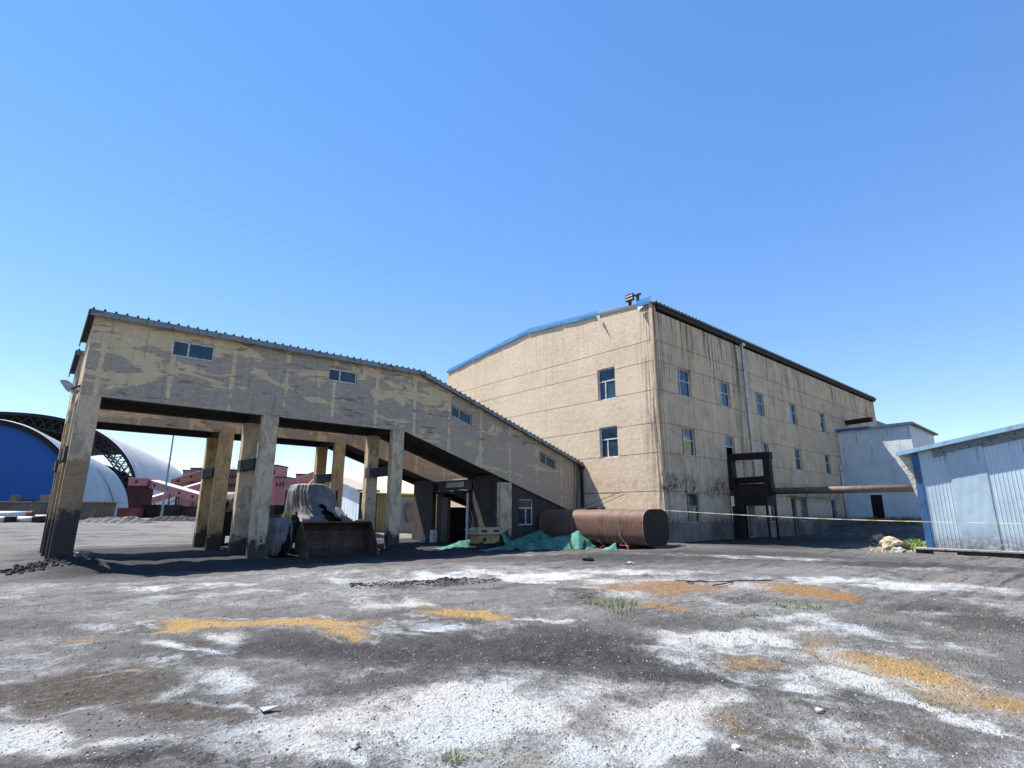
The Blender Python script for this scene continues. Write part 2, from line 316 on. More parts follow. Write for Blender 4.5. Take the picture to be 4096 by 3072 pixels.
# ------------------------------------------------------------------ ground sheet
rng = np.random.default_rng(3)
_T = rng.random((256, 256))
def vn(x, y):
    xi = np.floor(x).astype(int); yi = np.floor(y).astype(int); fx = x-xi; fy = y-yi
    fx = fx*fx*(3-2*fx); fy = fy*fy*(3-2*fy)
    a = _T[xi & 255, yi & 255]; b = _T[(xi+1) & 255, yi & 255]; c = _T[xi & 255, (yi+1) & 255]; d = _T[(xi+1) & 255, (yi+1) & 255]
    return (a*(1-fx)+b*fx)*(1-fy)+(c*(1-fx)+d*fx)*fy
def fbm(x, y, o=4):
    s = 0; k = .5
    for i in range(o): s = s+k*vn(x+i*17.3, y+i*9.1); x = x*2.03; y = y*2.03; k *= .5
    return s/(1-.5**o)
def sst(a, b, x): t = np.clip((x-a)/(b-a), 0, 1); return t*t*(3-2*t)
def gh(x, y, fine=True):
    x = np.asarray(x, float); y = np.asarray(y, float); r = np.hypot(x, y)
    h = -.22*sst(14, 19, y)*(1-sst(36, 46, y))*(1-sst(23.2, 26, x)*(1-sst(26, 30, y)))
    h = h-.26*sst(22, 29, x)*(1-sst(8.6, 13, y))
    h = h+.7*sst(36, 58, y)*(1-sst(18, 30, x))
    h = h+.95*sst(49, 55, x)*(1-sst(17, 30, y)*0)*sst(8, 12, y)
    h = h+.32*np.exp(-(((x-1.3)/1.1)**2+((y-24.0)/1.3)**2))
    h = h+.30*np.exp(-((x-13.9)/.9)**2-((y-23.9)/.9)**2)
    amp = sst(3, 9, r)*(1-sst(120, 260, r))
    h = h+.05*amp*(fbm(x*.5, y*.5)-.5)*2
    u = x*RW[0]+y*RW[1]; v = x*F0[0]+y*F0[1]
    if fine:
        h = h+.05*(fbm(x*1.7+4, y*1.7, 5)-.5)*np.clip(r/4, .5, 1)*(1-sst(60, 90, r))*2
        h = h+.020*(fbm(x*7+4, y*7, 3)-.5)*(1-sst(14, 26, r))*2
        rd = sst(11.5, 15, v)*(1-sst(19, 30, v))
        h = h+.07*rd*(fbm(u*.16+3, v*2.6, 4)-.5)*2
    for px, py, rx, ry, a in [(1850, 2332, 1.25, .16, .10), (1580, 2345, .55, .14, .08), (2330, 2370, .9, .3, .10), (1610, 2395, .8, .35, .06)]:
        c = onZ(px, py); cu = c[:2]@RW[:2]; cv = c[:2]@F0[:2]
        h = h+a*np.exp(-((u-cu)/rx)**2-((v-cv)/ry)**2)*(.4+1.2*fbm(x*5, y*5, 3))
    return h
# stains: (centre x, y, half width, half height, tilt deg, strength) in photo angles; they are pinned to the ground itself
SALT = [(1100,2385,950,62,0,.48),(450,2470,520,50,0,.36),(1350,2900,640,120,-8,1.1),(1800,2860,600,120,-8,1.3),(2650,2880,260,150,0,1.1),(3100,2640,380,70,8,.95),(3050,2650,420,110,8,.62),(150,2400,300,40,0,.3),(2250,2440,500,26,0,.4),(787,2340,420,36,0,.62),(1389,2307,480,42,0,.5),(1805,2303,240,22,0,1),(417,2511,150,25,0,.55),(760,2592,190,16,3,.9),(905,2557,130,34,0,.95),
(574,2668,350,34,-3,.6),(880,2724,170,60,10,.62),(1157,2789,180,46,0,.5),(1700,2890,520,110,-4,1),(1300,2985,380,90,0,.9),(2040,2800,260,60,-6,.9),(139,2946,260,50,3,.85),
(620,2962,330,34,3,.75),(1600,2420,260,30,0,.55),(230,2455,350,40,0,.35),(1713,2508,170,14,0,.75),(2140,2309,250,20,0,1),(2510,2290,300,11,0,.8),(2790,2289,210,7,0,.55),
(3250,2317,350,20,0,.7),(3620,2345,350,26,3,.75),(3950,2362,200,20,5,.6),(2187,2474,200,13,0,.85),(3205,2474,190,26,3,.85),(3380,2522,250,30,6,.85),(3670,2553,250,28,7,.65),(3880,2600,210,30,8,.5),
(2930,2552,280,44,0,1),(2750,2620,230,30,4,.7),(3100,2575,220,36,8,.8),(3230,2665,270,52,10,.95),(3370,2722,260,44,15,.95),(3090,2745,260,36,6,.8),(3600,2800,240,34,18,.9),
(2807,2800,220,50,0,.9),(2650,2925,170,110,0,1),(2418,2853,170,52,0,.55),(2187,2790,240,50,0,.9),(2350,2990,330,80,0,.95),(3330,2930,180,36,8,.6),(3780,2865,230,34,19,1),(3990,2935,200,36,16,.95),
(3800,3050,320,34,6,.7),(3150,3030,200,34,0,.5),(3950,2752,190,34,8,.55),(500,2400,300,30,0,.4),(3000,2230,500,8,2,.5),(3560,2275,400,7,2,.5),(2300,2200,500,5,0,.35)]
ORNG = [(833,2493,215,23,0,1.05),(1150,2490,230,20,0,1),(1300,2500,210,20,0,.95),(690,2520,80,26,-14,.95),(1370,2527,110,20,6,.9),(352,2560,110,10,0,.6),(1852,2466,200,17,0,.85),(1713,2437,60,8,0,.7),
(2650,2349,340,36,0,.8),(2400,2335,160,14,0,.5),(3159,2354,185,19,5,1.05),(3345,2381,110,11,7,1),(2640,2428,120,18,6,.9),(3437,2645,240,50,18,.85),(3700,2718,320,76,18,.95),(3980,2820,240,70,16,.7),
(2975,2640,190,24,5,.5),(2890,2900,130,40,16,.42),(3483,3045,130,30,0,.45),(3900,2560,30,8,0,.3),(1600,2395,60,8,0,.4)]
BRWN = [(280,2755,440,80,-6,1),(700,2840,340,50,3,.8),(790,2575,160,20,0,.7),(3000,2945,250,64,12,.8),(3250,2845,130,26,10,.7),(3720,3000,240,56,10,.7),(4000,2830,160,70,12,.6),(2990,2645,250,30,4,.7),(2650,2352,420,44,0,.5),(3640,2690,340,64,17,.6)]
TAN = [(1850,2960,320,70,-6,.75),(2170,2985,200,70,0,.8),(417,2706,260,9,-6,.7),(1400,2940,120,30,0,.5),(2480,2900,120,60,0,.3),(430,2545,300,12,0,.6),(3050,2575,200,30,4,.45),(2700,2830,80,20,0,.3)]
DRKS = [(1480,2610,660,72,3,1),(1950,2600,320,66,0,.9),(2330,2600,450,92,3,1),(2650,2700,340,44,4,.9),(2330,2374,120,20,4,.9),(3990,2500,260,44,5,.8),(463,3045,500,34,0,.9),(900,3050,300,40,0,.8),
(2560,2930,60,90,0,.8),(1830,2332,140,10,-4,1),(1590,2346,70,9,0,1),(2700,2222,1100,38,0,.95),(3760,2430,280,22,4,.75),(3620,2262,500,18,2,.95),(1500,2400,150,24,-4,.7),(3300,2775,200,22,8,.7),(3850,2900,260,22,17,.8),
(1560,2730,500,40,0,.6),(3500,2900,120,50,0,.5),(3100,2400,320,16,2,.6),(180,2245,240,20,0,.5),(900,2290,700,16,0,.3),(3300,3010,160,30,0,.5),(2480,2740,400,20,0,.5)]
def stainmask(px, py, L):
    o = np.zeros_like(px)
    for cx, cy, rx, ry, a, s in L:
        t = math.radians(a); dx = px-cx; dy = py-cy; u = (dx*math.cos(t)+dy*math.sin(t))/rx; v = (-dx*math.sin(t)+dy*math.cos(t))/ry
        q = s*np.clip(1.45-1.0*np.sqrt(u*u+v*v), 0, 1)
        o = np.maximum(o, q)
    return o
def make_ground():
    azc = YAW
    fine = np.linspace(-50, 50, 760); coarse = np.linspace(50, 310, 66)[1:-1]
    az = azc+np.radians(np.concatenate([fine, coarse]))
    rr = np.concatenate([np.geomspace(.6, 3, 10)[:-1], np.geomspace(3, 45, 420)[:-1], np.geomspace(45, 140, 50)[:-1], np.geomspace(140, 6000, 24)])
    A, Rr = np.meshgrid(az, rr); x = Rr*np.cos(A); y = Rr*np.sin(A); z = gh(x, y)
    V = np.stack([x.ravel(), y.ravel(), z.ravel()], 1); nr, na = x.shape
    i = np.arange(nr-1)[:, None]*na; j = np.arange(na)[None]; j2 = (np.arange(na)+1) % na
    F = np.stack([i+j, i+j2, i+na+j2, i+na+j], -1).reshape(-1, 4)
    cen = len(V); V = np.vstack([V, [[0, 0, float(gh(0, 0))]]])
    T = np.stack([np.full(na, cen), np.arange(na), (np.arange(na)+1) % na], 1)
    me = bpy.data.meshes.new('ground')
    me.vertices.add(len(V)); me.vertices.foreach_set('co', V.ravel())
    nl = F.size+T.size; me.loops.add(nl); me.loops.foreach_set('vertex_index', np.concatenate([F.ravel(), T.ravel()]))
    me.polygons.add(len(F)+len(T))
    me.polygons.foreach_set('loop_start', np.concatenate([np.arange(len(F))*4, F.size+np.arange(len(T))*3]))
    me.polygons.foreach_set('use_smooth', np.ones(len(F)+len(T), bool)); me.update(calc_edges=True); me.validate()
    d = V-ORG; d[:, 2] = -CAMZ
    dep = d@FW; ok = dep > .4; dep = np.where(ok, dep, 1)
    wx = (fbm(V[:, 0]*.9, V[:, 1]*.9, 4)-.5); wy = (fbm(V[:, 0]*.9+40, V[:, 1]*.9+7, 4)-.5); rr_ = np.hypot(V[:, 0], V[:, 1])
    px = 2048+FPX*(d@RW)/dep; py = 1536-FPX*(d@UP)/dep
    # warp along the ground, then compare in angles
    sc_ = FPX/np.clip(rr_, 2, 100)
    wx2 = fbm(V[:, 0]*4, V[:, 1]*4+9, 4)-.5; wy2 = fbm(V[:, 0]*4+30, V[:, 1]*4, 4)-.5
    px = px+(wx*.5+wx2*.3)*sc_; py = py+(wy*.5+wy2*.3)*sc_*CAMZ/np.clip(rr_, 2, 100)*2.2
    inside = (ok & (px > -250) & (px < 4350) & (py < 3250))
    far = fbm(V[:, 0]*.35, V[:, 1]*.35, 5)
    def M(L, off, thr): 
        rnd = sst(thr, thr+.12, fbm(V[:, 0]*.3+off, V[:, 1]*.3-off, 5))*.8
        return np.where(inside, stainmask(px, py, L), rnd)
    sa = M(SALT, 3, .52); og = M(ORNG, 31, .66); br = M(BRWN, 50, .6); dk = M(DRKS, 70, .5); tn = M(TAN, 90, .62)
    v = V[:, 0]*F0[0]+V[:, 1]*F0[1]
    ring = lambda q, c, w_: np.exp(-((q-c)/w_)**2)
    rim = np.where(inside, np.maximum(ring(br, .32, .22), np.maximum(.9*ring(og, .2, .16), .8*ring(dk, .3, .22))), 0)*(.1+.95*fbm(V[:, 0]*1.1+5, V[:, 1]*1.1, 4))
    road = sst(7.5, 12, v)*.9
    near = 1-sst(40, 60, rr_)
    nb = fbm(V[:, 0]*2.2, V[:, 1]*2.2, 4)
    fr = sst(.44, .66, fbm(V[:, 0]*.45+11, V[:, 1]*.45+3, 5))*.55*(1-sst(17, 24, rr_))*(1-.75*np.clip(dk, 0, 1))
    bel = sst(18.5, 21, V[:, 1])*(1-sst(35, 38, V[:, 1]))*sst(-1, 2, V[:, 0])*1.15  # coal dust plus the galleries' shadow, both painted dark into the ground
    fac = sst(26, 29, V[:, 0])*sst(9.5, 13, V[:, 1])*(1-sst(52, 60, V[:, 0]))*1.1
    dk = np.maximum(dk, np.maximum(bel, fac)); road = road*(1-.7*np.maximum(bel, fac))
    sa = np.maximum(sa*(.62+.9*nb)*(.72+.55*sst(.36, .62, fbm(V[:, 0]*1.3+60, V[:, 1]*1.3, 5))), fr*(.5+nb))
    sa = sa*(1-.85*np.clip(og*1.3-.15, 0, 1))*(1-.6*np.clip(br*1.2-.2, 0, 1))
    sa = np.maximum(sa, rim*(1-sst(16, 22, rr_)))*near*(1-bel)
    A_ = np.stack([sa, og*near, br*near, np.ones_like(sa)], 1); B_ = np.stack([dk*near, tn*near, road, np.ones_like(sa)], 1)
    for nme, arr in (('StainA', A_), ('StainShadeB', B_)):
        at = me.color_attributes.new(nme, 'FLOAT_COLOR', 'POINT'); at.data.foreach_set('color', np.clip(arr, 0, 1.2).astype(np.float32).ravel())
    me.materials.append(GROUND); o = bpy.data.objects.new('ground', me); C.objects.link(o); struct(o)
    return o
make_ground()
def gz(x, y): return float(gh(x, y))

# ------------------------------------------------------------------ wall panels with holes, grooves and windows
def wall(mb, us, vs, P, holes=(), grooves=(), reveal=.22, gd=.05):
    """cells of a wall: P(u, v, depth) gives the point; holes = (u0,u1,v0,v1); grooves = v values"""
    US = sorted(set(list(us)+[h[0] for h in holes]+[h[1] for h in holes]))
    VS = list(vs)+[h[2] for h in holes]+[h[3] for h in holes]
    for g in grooves: VS += [g-.02, g+.02]
    VS = sorted(set(VS)); VS = [v for i, v in enumerate(VS) if i == 0 or v-VS[i-1] > 1e-4]
    def dep(i, j):
        if i < 0 or j < 0 or i >= len(US)-1 or j >= len(VS)-1: return 0
        u = (US[i]+US[i+1])/2; v = (VS[j]+VS[j+1])/2
        for h in holes:
            if h[0] < u < h[1] and h[2] < v < h[3]: return reveal
        for g in grooves:
            if abs(v-g) < .0201: return gd
        return 0
    for i in range(len(US)-1):
        for j in range(len(VS)-1):
            d = dep(i, j); u0, u1, v0, v1 = US[i], US[i+1], VS[j], VS[j+1]
            if d < reveal: mb.quad(P(u0, v0, d), P(u1, v0, d), P(u1, v1, d), P(u0, v1, d))
            e = dep(i+1, j)
            if abs(d-e) > 1e-6: mb.quad(P(u1, v0, d), P(u1, v0, e), P(u1, v1, e), P(u1, v1, d))
            e = dep(i, j+1)
            if abs(d-e) > 1e-6: mb.quad(P(u0, v1, d), P(u1, v1, d), P(u1, v1, e), P(u0, v1, e))
def window(parent, P, u0, u1, v0, v1, bars, depth=.15, t=.05, frame=PVC, glass=GLASS, tv=None, open_=None, name='window'):
    """bars: list of ('v', u, v0, v1) / ('h', v, u0, u1) as fractions"""
    tv = tv or t
    f = MB(); W = u1-u0; H = v1-v0
    def bar(a0, a1, b0, b1, d0=depth-.03, d1=depth+.04):
        f.hexa([P(a0, b0, d0), P(a1, b0, d0), P(a1, b0, d1), P(a0, b0, d1), P(a0, b1, d0), P(a1, b1, d0), P(a1, b1, d1), P(a0, b1, d1)])
    bar(u0, u0+t, v0, v1); bar(u1-t, u1, v0, v1); bar(u0+t, u1-t, v0, v0+tv); bar(u0+t, u1-t, v1-tv, v1)
    for k, a, b, c in bars:
        if k == 'v': bar(u0+a*W-t/2, u0+a*W+t/2, v0+max(b*H, tv), v0+min(c*H, H-tv), depth-.026, depth+.036)
        else: bar(u0+max(b*W, t), u0+min(c*W, W-t), v0+a*H-tv/2, v0+a*H+tv/2, depth-.022, depth+.032)
    fo = f.build(name, frame, parent)
    g = MB()
    if open_:   # the pane region that is still there
        a, b, c, d = open_; g.quad(P(u0+a*W, v0+c*H, depth+.02), P(u0+b*W, v0+c*H, depth+.02), P(u0+b*W, v0+d*H, depth+.02), P(u0+a*W, v0+d*H, depth+.02))
    else: g.quad(P(u0+.01, v0+.01, depth+.02), P(u1-.01, v0+.01, depth+.02), P(u1-.01, v1-.01, depth+.02), P(u0+.01, v1-.01, depth+.02))
    g.build('pane', glass, fo)
    return fo

# ------------------------------------------------------------------ main building
X0, YF, YB, XE = 27.44, 17.9, 40.0, 70.7
def main_building():
    t = thing('processing_building', (X0, YF, 0), 'large three-storey factory building with cream yellow render, joint lines and soot-stained walls', 'building')
    GR = [12.05, 10.72, 8.9, 6.89, 5.11, 2.88, 1.04]
    PR = lambda u, v, d: (u, YF+d, v)
    PL = lambda u, v, d: (X0+d, u, v)
    rows = {3: (8.92, 10.68), 2: (5.13, 6.87), 1: (1.06, 2.82)}
    xs = [(29.85, 31.33), (35.18, 36.55), (40.55, 41.95), (46.72, 48.08), (53.43, 54.63)]
    H = [(a, b, rows[r][0], rows[r][1]) for r in rows for a, b in xs]
    door = (44.96, 45.85, .1, 2.80)
    wr = MB(); wall(wr, [X0, XE], [-.6, 13.95], PR, H+[door], GR); wr.build('wall', PLASTER, t)
    HL = [(21.01, 22.46, 8.85, 10.95), (21.01, 22.46, 5.07, 7.05)]
    wl = MB(); wall(wl, [YF, YB], [-.6, 13.95], PL, HL, GR)
    wl.poly([(X0, YF, 13.95), (X0, YB, 13.95), (X0, YB, 14.2), (X0, 29.2, 15.3), (X0, YF, 14.45)]); wl.build('wall', PLASTER, t)
    wb = MB(); wb.quad((X0, YB, -.6), (XE, YB, -.6), (XE, YB, 14.1), (X0, YB, 14.1)); wb.build('wall', PLASTER, t)
    we = MB(); we.poly([(XE, YF, -.6), (XE, YB, -.6), (XE, YB, 14.2), (XE, 29.2, 15.3), (XE, YF, 14.45)]); we.build('wall', PLASTER, t)
    # raised corner strip
    cs = MB(); cs.box(X0-.02, X0+.30, YF-.02, YF-.002, -.5, 14.3); cs.box(X0-.02, X0-.002, YF-.002, YF+.26, -.5, 14.4); cs.build('corner_strip', PLASTER, t)
    n = 0
    for r, (z0, z1) in rows.items():
        for i, (a, b) in enumerate(xs):
            bars = [('h', .56, 0, 1), ('v', .24, 0, 1)]
            gl = [GLASS, GLASSC, GLASSB, GLASS, GLASSC][(i*2+r) % 5] if r == 3 else [GLASSB, GLASSD, GLASS, GLASSD, GLASSC][(i*3+r) % 5]
            fo = window(t, PR, a, b, z0, z1, bars, .14, .045, PVC if r != 1 else PVCG, gl, open_=(0.01, .99, .56, .99) if (r, i) == (2, 1) else None)
            if (r, i) == (2, 0):
                q = MB(); q.poly([(a+.40, YF+.135, z0+.06), (b-.35, YF+.135, z0+.06), (b-.30, YF+.135, z0+.9), (b-.55, YF+.135, z0+1.25), (a+.75, YF+.135, z0+1.2), (a+.40, YF+.135, z0+1.3)])
                q.build('board', simple('yellow_board', (.42, .30, .13), .8), fo)
    for i, (a, b, z0, z1) in enumerate(HL):
        window(t, PL, a, b, z0, z1, [('h', .60, 0, 1), ('v', .62, 0, .60)], .17, .07, PVC, GLASS)
    # door with its flat canopy
    d = MB(); d.box(door[0]+.02, door[1]-.02, YF+.18, YF+.22, .12, 2.76); d.box(door[0]+.02, door[0]+.1, YF+.12, YF+.18, .12, 2.76); dd = d.build('door', simple('blackened_door', (.03, .026, .024), .7), t)
    h = MB(); h.box(door[1]-.2, door[1]-.12, YF+.13, YF+.18, 1.15, 1.3); h.build('handle', STEEL, dd)
    c = MB(); c.box(44.6, 48.2, YF-.55, YF-.003, 2.92, 3.02); c.build('canopy', CONC, t)
    # roof
    r = MB()
    ye, ze = YF-.30, 14.30
    for (ya, za, yb, zb) in [(ye, 14.42, 29.2, 15.62), (29.2, 15.62, YB+.3, 14.4)]:
        r.hexa([(X0+.04, ya, za-.12), (XE+.3, ya, za-.12), (XE+.3, yb, zb-.12), (X0+.04, yb, zb-.12), (X0+.04, ya, za), (XE+.3, ya, za), (XE+.3, yb, zb), (X0+.04, yb, zb)])
    k = X0
    while k < XE:
        r.hexa([(k, ye-.03, 14.41), (k+.12, ye-.03, 14.41), (k+.12, 24, 15.06), (k, 24, 15.06), (k+.03, ye-.03, 14.50), (k+.09, ye-.03, 14.50), (k+.09, 24, 15.15), (k+.03, 24, 15.15)]); k += .42
    ro = r.build('roof', ROOFE, t)
    g = MB(); g.box(X0+.34, XE+.2, YF-.20, YF-.004, 14.08, 14.29); g.build('gutter', SOFF, t)
    # blue flashing along the sunny gable, one stretch of it missing
    def edge(y): return 15.3+(y-29.2)*(.0755 if y < 29.2 else -.104)
    f = MB(); ys = [22.2, 25.6, 29.2, 32.6, 36.3, 40.05]
    for a, b in zip(ys[:-1], ys[1:]):
        j0 = random.uniform(-.02, .02); j1 = random.uniform(-.02, .02)
        P = []
        for q in range(9):
            y = a+(b-.03-a)*q/8; P.append([(X0-.10-.012*math.sin(q*.9+a)-j0, y, edge(y)-.06+.008*math.sin(q*.7+a)), (X0-.06-.015*math.sin(q*.8), y, edge(y)+.16), (X0+.03, y, edge(y)+.39+j1*.4)])
        f.grid(P)
    o = f.build('flashing', BLUE, t); o['label'] = 'long blue metal flashing along the gable'; f = MB()
    f.grid([[(X0-.10, y, 14.4), (X0-.06, y, 14.64), (X0+.02, y, 14.9)] for y in (18.0, 18.3, 18.65, 19.0)])
    o = f.build('flashing', BLUE, t); o['label'] = 'short piece of blue flashing left at the corner'
    s = MB(); s.hexa([(X0-.05, 19.0, 14.48), (X0+.0, 19.0, 14.48), (X0+.0, 22.2, 14.72), (X0-.05, 22.2, 14.72), (X0-.05, 19.0, 14.68), (X0, 19.0, 14.68), (X0, 22.2, 14.92), (X0-.05, 22.2, 14.92)]); s.build('exposed_edge', simple('rough_grey_mortar', (.17, .16, .15), .95, bump=.02, scale=9), t)
    s = MB(); s.poly([(X0-.2, 22.25, 14.75), (X0-.12, 21.95, 14.7), (X0-.35, 21.75, 14.0)]); s.build('torn_flap', FASC, t); s = MB(); s.poly([(X0-.16, 18.9, 14.4), (X0-.3, 18.75, 14.05), (X0-.1, 18.45, 14.35)]); s.build('torn_flap', FASC, t)
    # lower wing past the far end
    a = MB(); a.box(XE+.02, XE+30, 19.6, 36, -.3, 12.9); a.build('rear_wing', simple('brown_render', (.30, .20, .13), .9), t)
    return t
main_building()
def pipe_run(name, pts, r, mat, label, cat, parts=()):
    p0 = pts[-1]; t = thing(name, p0, label, cat)
    MB().tube(pts, r, 10).build('pipe', mat, t, True); return t
t = pipe_run('drainpipe', [(38.98, YF-.10, 14.05), (39.0, YF-.10, 9), (39.02, YF-.10, 3.4)], .075, WHITE, 'long white drainpipe down the middle of the soot-stained facade', 'drainpipe')
b = MB(); b.box(38.8, 39.15, YF-.28, YF-.03, 14.0, 14.2); b.build('hopper_head', WHITE, t)
for z in (12.1, 9.6, 7.3, 5.2):
    MB().box(38.9, 39.12, YF-.19, YF-.002, z, z+.06).build('bracket', STEEL, t)
t = pipe_run('drainpipe', [(56.75, YF-.12, 6.1), (56.75, YF-.12, 0.9)], .10, WHITE, 'short white drainpipe beside the pale blue-grey tower', 'drainpipe')
for z in (5.5, 2.6): MB().box(56.62, 56.9, YF-.23, YF-.002, z, z+.07).build('bracket', STEEL, t)
# roof floodlight + rod
t = thing('roof_floodlight', (27.6, 19.5, 14.9), 'black floodlight with two rows of round lamps on the roof corner', 'floodlight')
fz = onX(2520, 1200, 27.6); cy, cz = 19.58, 15.25
MB().box(27.35, 27.48, cy-.36, cy+.24, cz-.24, cz+.24).build('housing', simple('black_metal', (.02, .02, .022), .5), t)
l = MB()
for i in range(4):
    for j in range(2):
        yc = cy-.27+i*.14; zc = cz-.10+j*.2
        l = MB(); l.tube([(27.33, yc, zc), (27.352, yc, zc)], .05, 10); l.build('lamp_lens', simple('pale_lens', (.75, .72, .66), .25, var=.1, bump=0), t)
MB().box(27.52, 27.66, cy-.02, cy+.14, 14.7, cz+.1).build('post', simple('black_metal', (0, 0, 0)), t)
MB().box(27.5, 27.62, 18.93, 19.08, 14.7, cz+.05).box(27.45, 27.6, 18.75, 19.2, cz+.02, cz+.12).build('post', simple('black_metal', (0, 0, 0)), t)
o = MB().tube([(27.75, 18.2, 14.5), (27.75, 18.19, 15.25)], .018, 6).build('lightning_rod', STEEL); tag(o, 'thin upright rod on the roof corner of the cream building', 'rod')
o = MB().tube([(69.6, 18.3, 14.4), (69.9, 18.1, 15.5)], .03, 5).build('roof_wire', STEEL); tag(o, 'thin leaning wire at the far end of the building roof', 'wire')
_a = onY(3383, 1692, YF); o = MB().beam(_a+[0, .1, 0], _a+[0, -2.3, .1], .5, .42).build('roof_duct', SOOT); tag(o, 'black square duct sticking out of the facade above the pale tower', 'duct')

# ------------------------------------------------------------------ the two conveyor galleries
KX, KT = 13.97, 14.78
def zb(x): return 5.66 if x <= KX else 5.66-.3162*(x-KX)
def zt(x): return 8.62+.0107*(x-.87) if x <= KT else 8.769-.3245*(x-KT)
XC = [(.87, 1.50), (7.10, 7.75), (13.34, 13.97)]
def column(x0, x1, y0, y1, z0, z1, mat, parent, seed):
    rnd = random.Random(seed); m_ = MB(); n = 34; P = []
    cx, cy = (x0+x1)/2, (y0+y1)/2
    cut = [[0]*4 for _ in range(n+1)]
    for c in range(4):
        a = 0
        for i in range(n+1):
            a = max(0, min(1, a+rnd.uniform(-.5, .5))) if rnd.random() < .8 else 0; cut[i][c] = a*(.03 if i > n*.25 else .05)
    for i in range(n+1):
        z = z0+(z1-z0)*i/n; r = []
        for c, (sx, sy) in enumerate(((-1, -1), (1, -1), (1, 1), (-1, 1))):
            X = x0 if sx < 0 else x1; Y = y0 if sy < 0 else y1; k = .012+cut[i][c]
            e = [(X-sx*k, Y), (X, Y-sy*k)] if sx*sy < 0 else [(X, Y-sy*k), (X-sx*k, Y)]
            if (sx, sy) in ((-1, -1), (1, 1)): e = [(X, Y-sy*k), (X-sx*k, Y)]
            r += [(q[0], q[1], z) for q in e]
        P.append(r+[r[0]])
    m_.grid(P); return m_.build('column', mat, parent)
def gallery(Y0, Y1, mat, label, sd_, front):
    t = thing('conveyor_gallery', (.87, Y0, 0), label, 'gallery', 'elevated concrete conveyor galleries')
    PF = lambda u, v, d: (u, Y0+d, zb(u)+(zt(u)-zb(u))*v)
    us = [.87, 4, 7, 10, KX, KT, 18, 22, X0-.01]
    holes = [(3.42, 4.92, .655, .875), (9.79, 11.21, .655, .855), (16.85, 18.25, .62, .80), (23.62, 25.02, .635, .835)] if front else []
    a = MB(); wall(a, us, [0, .5, 1], PF, holes, (), .15)
    a.build('side_wall', mat, t); a = MB()
    TH = .3
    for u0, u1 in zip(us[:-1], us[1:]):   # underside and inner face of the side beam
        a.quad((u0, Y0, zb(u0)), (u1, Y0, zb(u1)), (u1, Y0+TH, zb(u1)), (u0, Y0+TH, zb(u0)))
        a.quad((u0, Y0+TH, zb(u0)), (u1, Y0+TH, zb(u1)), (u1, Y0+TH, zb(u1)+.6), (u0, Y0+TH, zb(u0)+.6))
    SHADE_CONC = simple('shade_dark_concrete', (.035, .032, .03), .95, var=.25)  # near-black colour paints in the shade on undersides, inner faces and slab
    a.build('beam_soffit', SHADE_CONC, t)
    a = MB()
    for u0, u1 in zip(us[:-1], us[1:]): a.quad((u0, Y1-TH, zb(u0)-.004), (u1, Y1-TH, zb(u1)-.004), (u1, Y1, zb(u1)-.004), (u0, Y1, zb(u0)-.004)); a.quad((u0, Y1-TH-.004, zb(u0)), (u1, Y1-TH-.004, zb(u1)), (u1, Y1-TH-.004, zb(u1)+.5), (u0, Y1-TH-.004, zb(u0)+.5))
    a.build('beam_soffit', SHADE_CONC, t)
    b = MB()
    for u0, u1 in zip(us[:-1], us[1:]):
        b.hexa([(u0, Y1-TH, zb(u0)), (u1, Y1-TH, zb(u1)), (u1, Y1, zb(u1)), (u0, Y1, zb(u0)), (u0, Y1-TH, zt(u0)-.3), (u1, Y1-TH, zt(u1)-.3), (u1, Y1, zt(u1)-.3), (u0, Y1, zt(u0)-.3)])
    b.build('side_wall', mat, t)
    e = MB(); e.prism([(.872, Y0+.02, 5.67), (.872, Y1-.02, 5.67), (.872, Y1-.02, 8.3), (.872, Y0+.02, 8.60)], (.22, 0, 0)); e.build('end_wall', mat, t)
    s = MB()
    for u0, u1 in zip(us[:-1], us[1:]):
        s.hexa([(u0, Y0+TH, zb(u0)+.32), (u1, Y0+TH, zb(u1)+.32), (u1, Y1-TH, zb(u1)+.32), (u0, Y1-TH, zb(u0)+.32), (u0, Y0+TH, zb(u0)+.5), (u1, Y0+TH, zb(u1)+.5), (u1, Y1-TH, zb(u1)+.5), (u0, Y1-TH, zb(u0)+.5)])
    for x0, x1 in XC: s.box(x0+.1, x1-.1, Y0+TH, Y1-TH, 5.68, 5.98)
    s.build('floor_slab', SHADE_CONC, t)
    for i, (x0, x1) in enumerate(XC):
        column(x0, x1, Y0-.004, Y0+.38, -.6, zb(x0)+.003, mat, t, sd_+i); column(x0, x1, Y1-.42, Y1+.004, -.6, 5.663, mat, t, sd_+i+10)
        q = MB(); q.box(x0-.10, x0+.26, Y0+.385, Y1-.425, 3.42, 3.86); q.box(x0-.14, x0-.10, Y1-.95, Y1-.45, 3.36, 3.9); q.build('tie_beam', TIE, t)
    # roof
    r = MB(); ue = [.70, 4, 8, 12, KT, 19, 23, X0-.02]
    f = MB()
    for u0, u1 in zip(ue[:-1], ue[1:]):
        q = []
        for z_ in (.02, .12):
            for (u, y) in ((u0, Y0-.28), (u1, Y0-.28), (u1, Y1+.28), (u0, Y1+.28)): q.append((u, y, zt(u)+z_-(y-Y0)*.09))
        r.hexa(q)
    k = .74
    while k < X0-.2:
        k2 = k+.09; q = []
        for z_, iw in ((.12, 0), (.185, .02)):
            for (u, y) in ((k+iw, Y0-.31), (k2-iw, Y0-.31), (k2-iw, Y1+.3), (k+iw, Y1+.3)): q.append((u, y, zt(u)+z_-(y-Y0)*.09))
        r.hexa(q); k += .335
    r.build('roof', ROOFE, t)
    k = .70
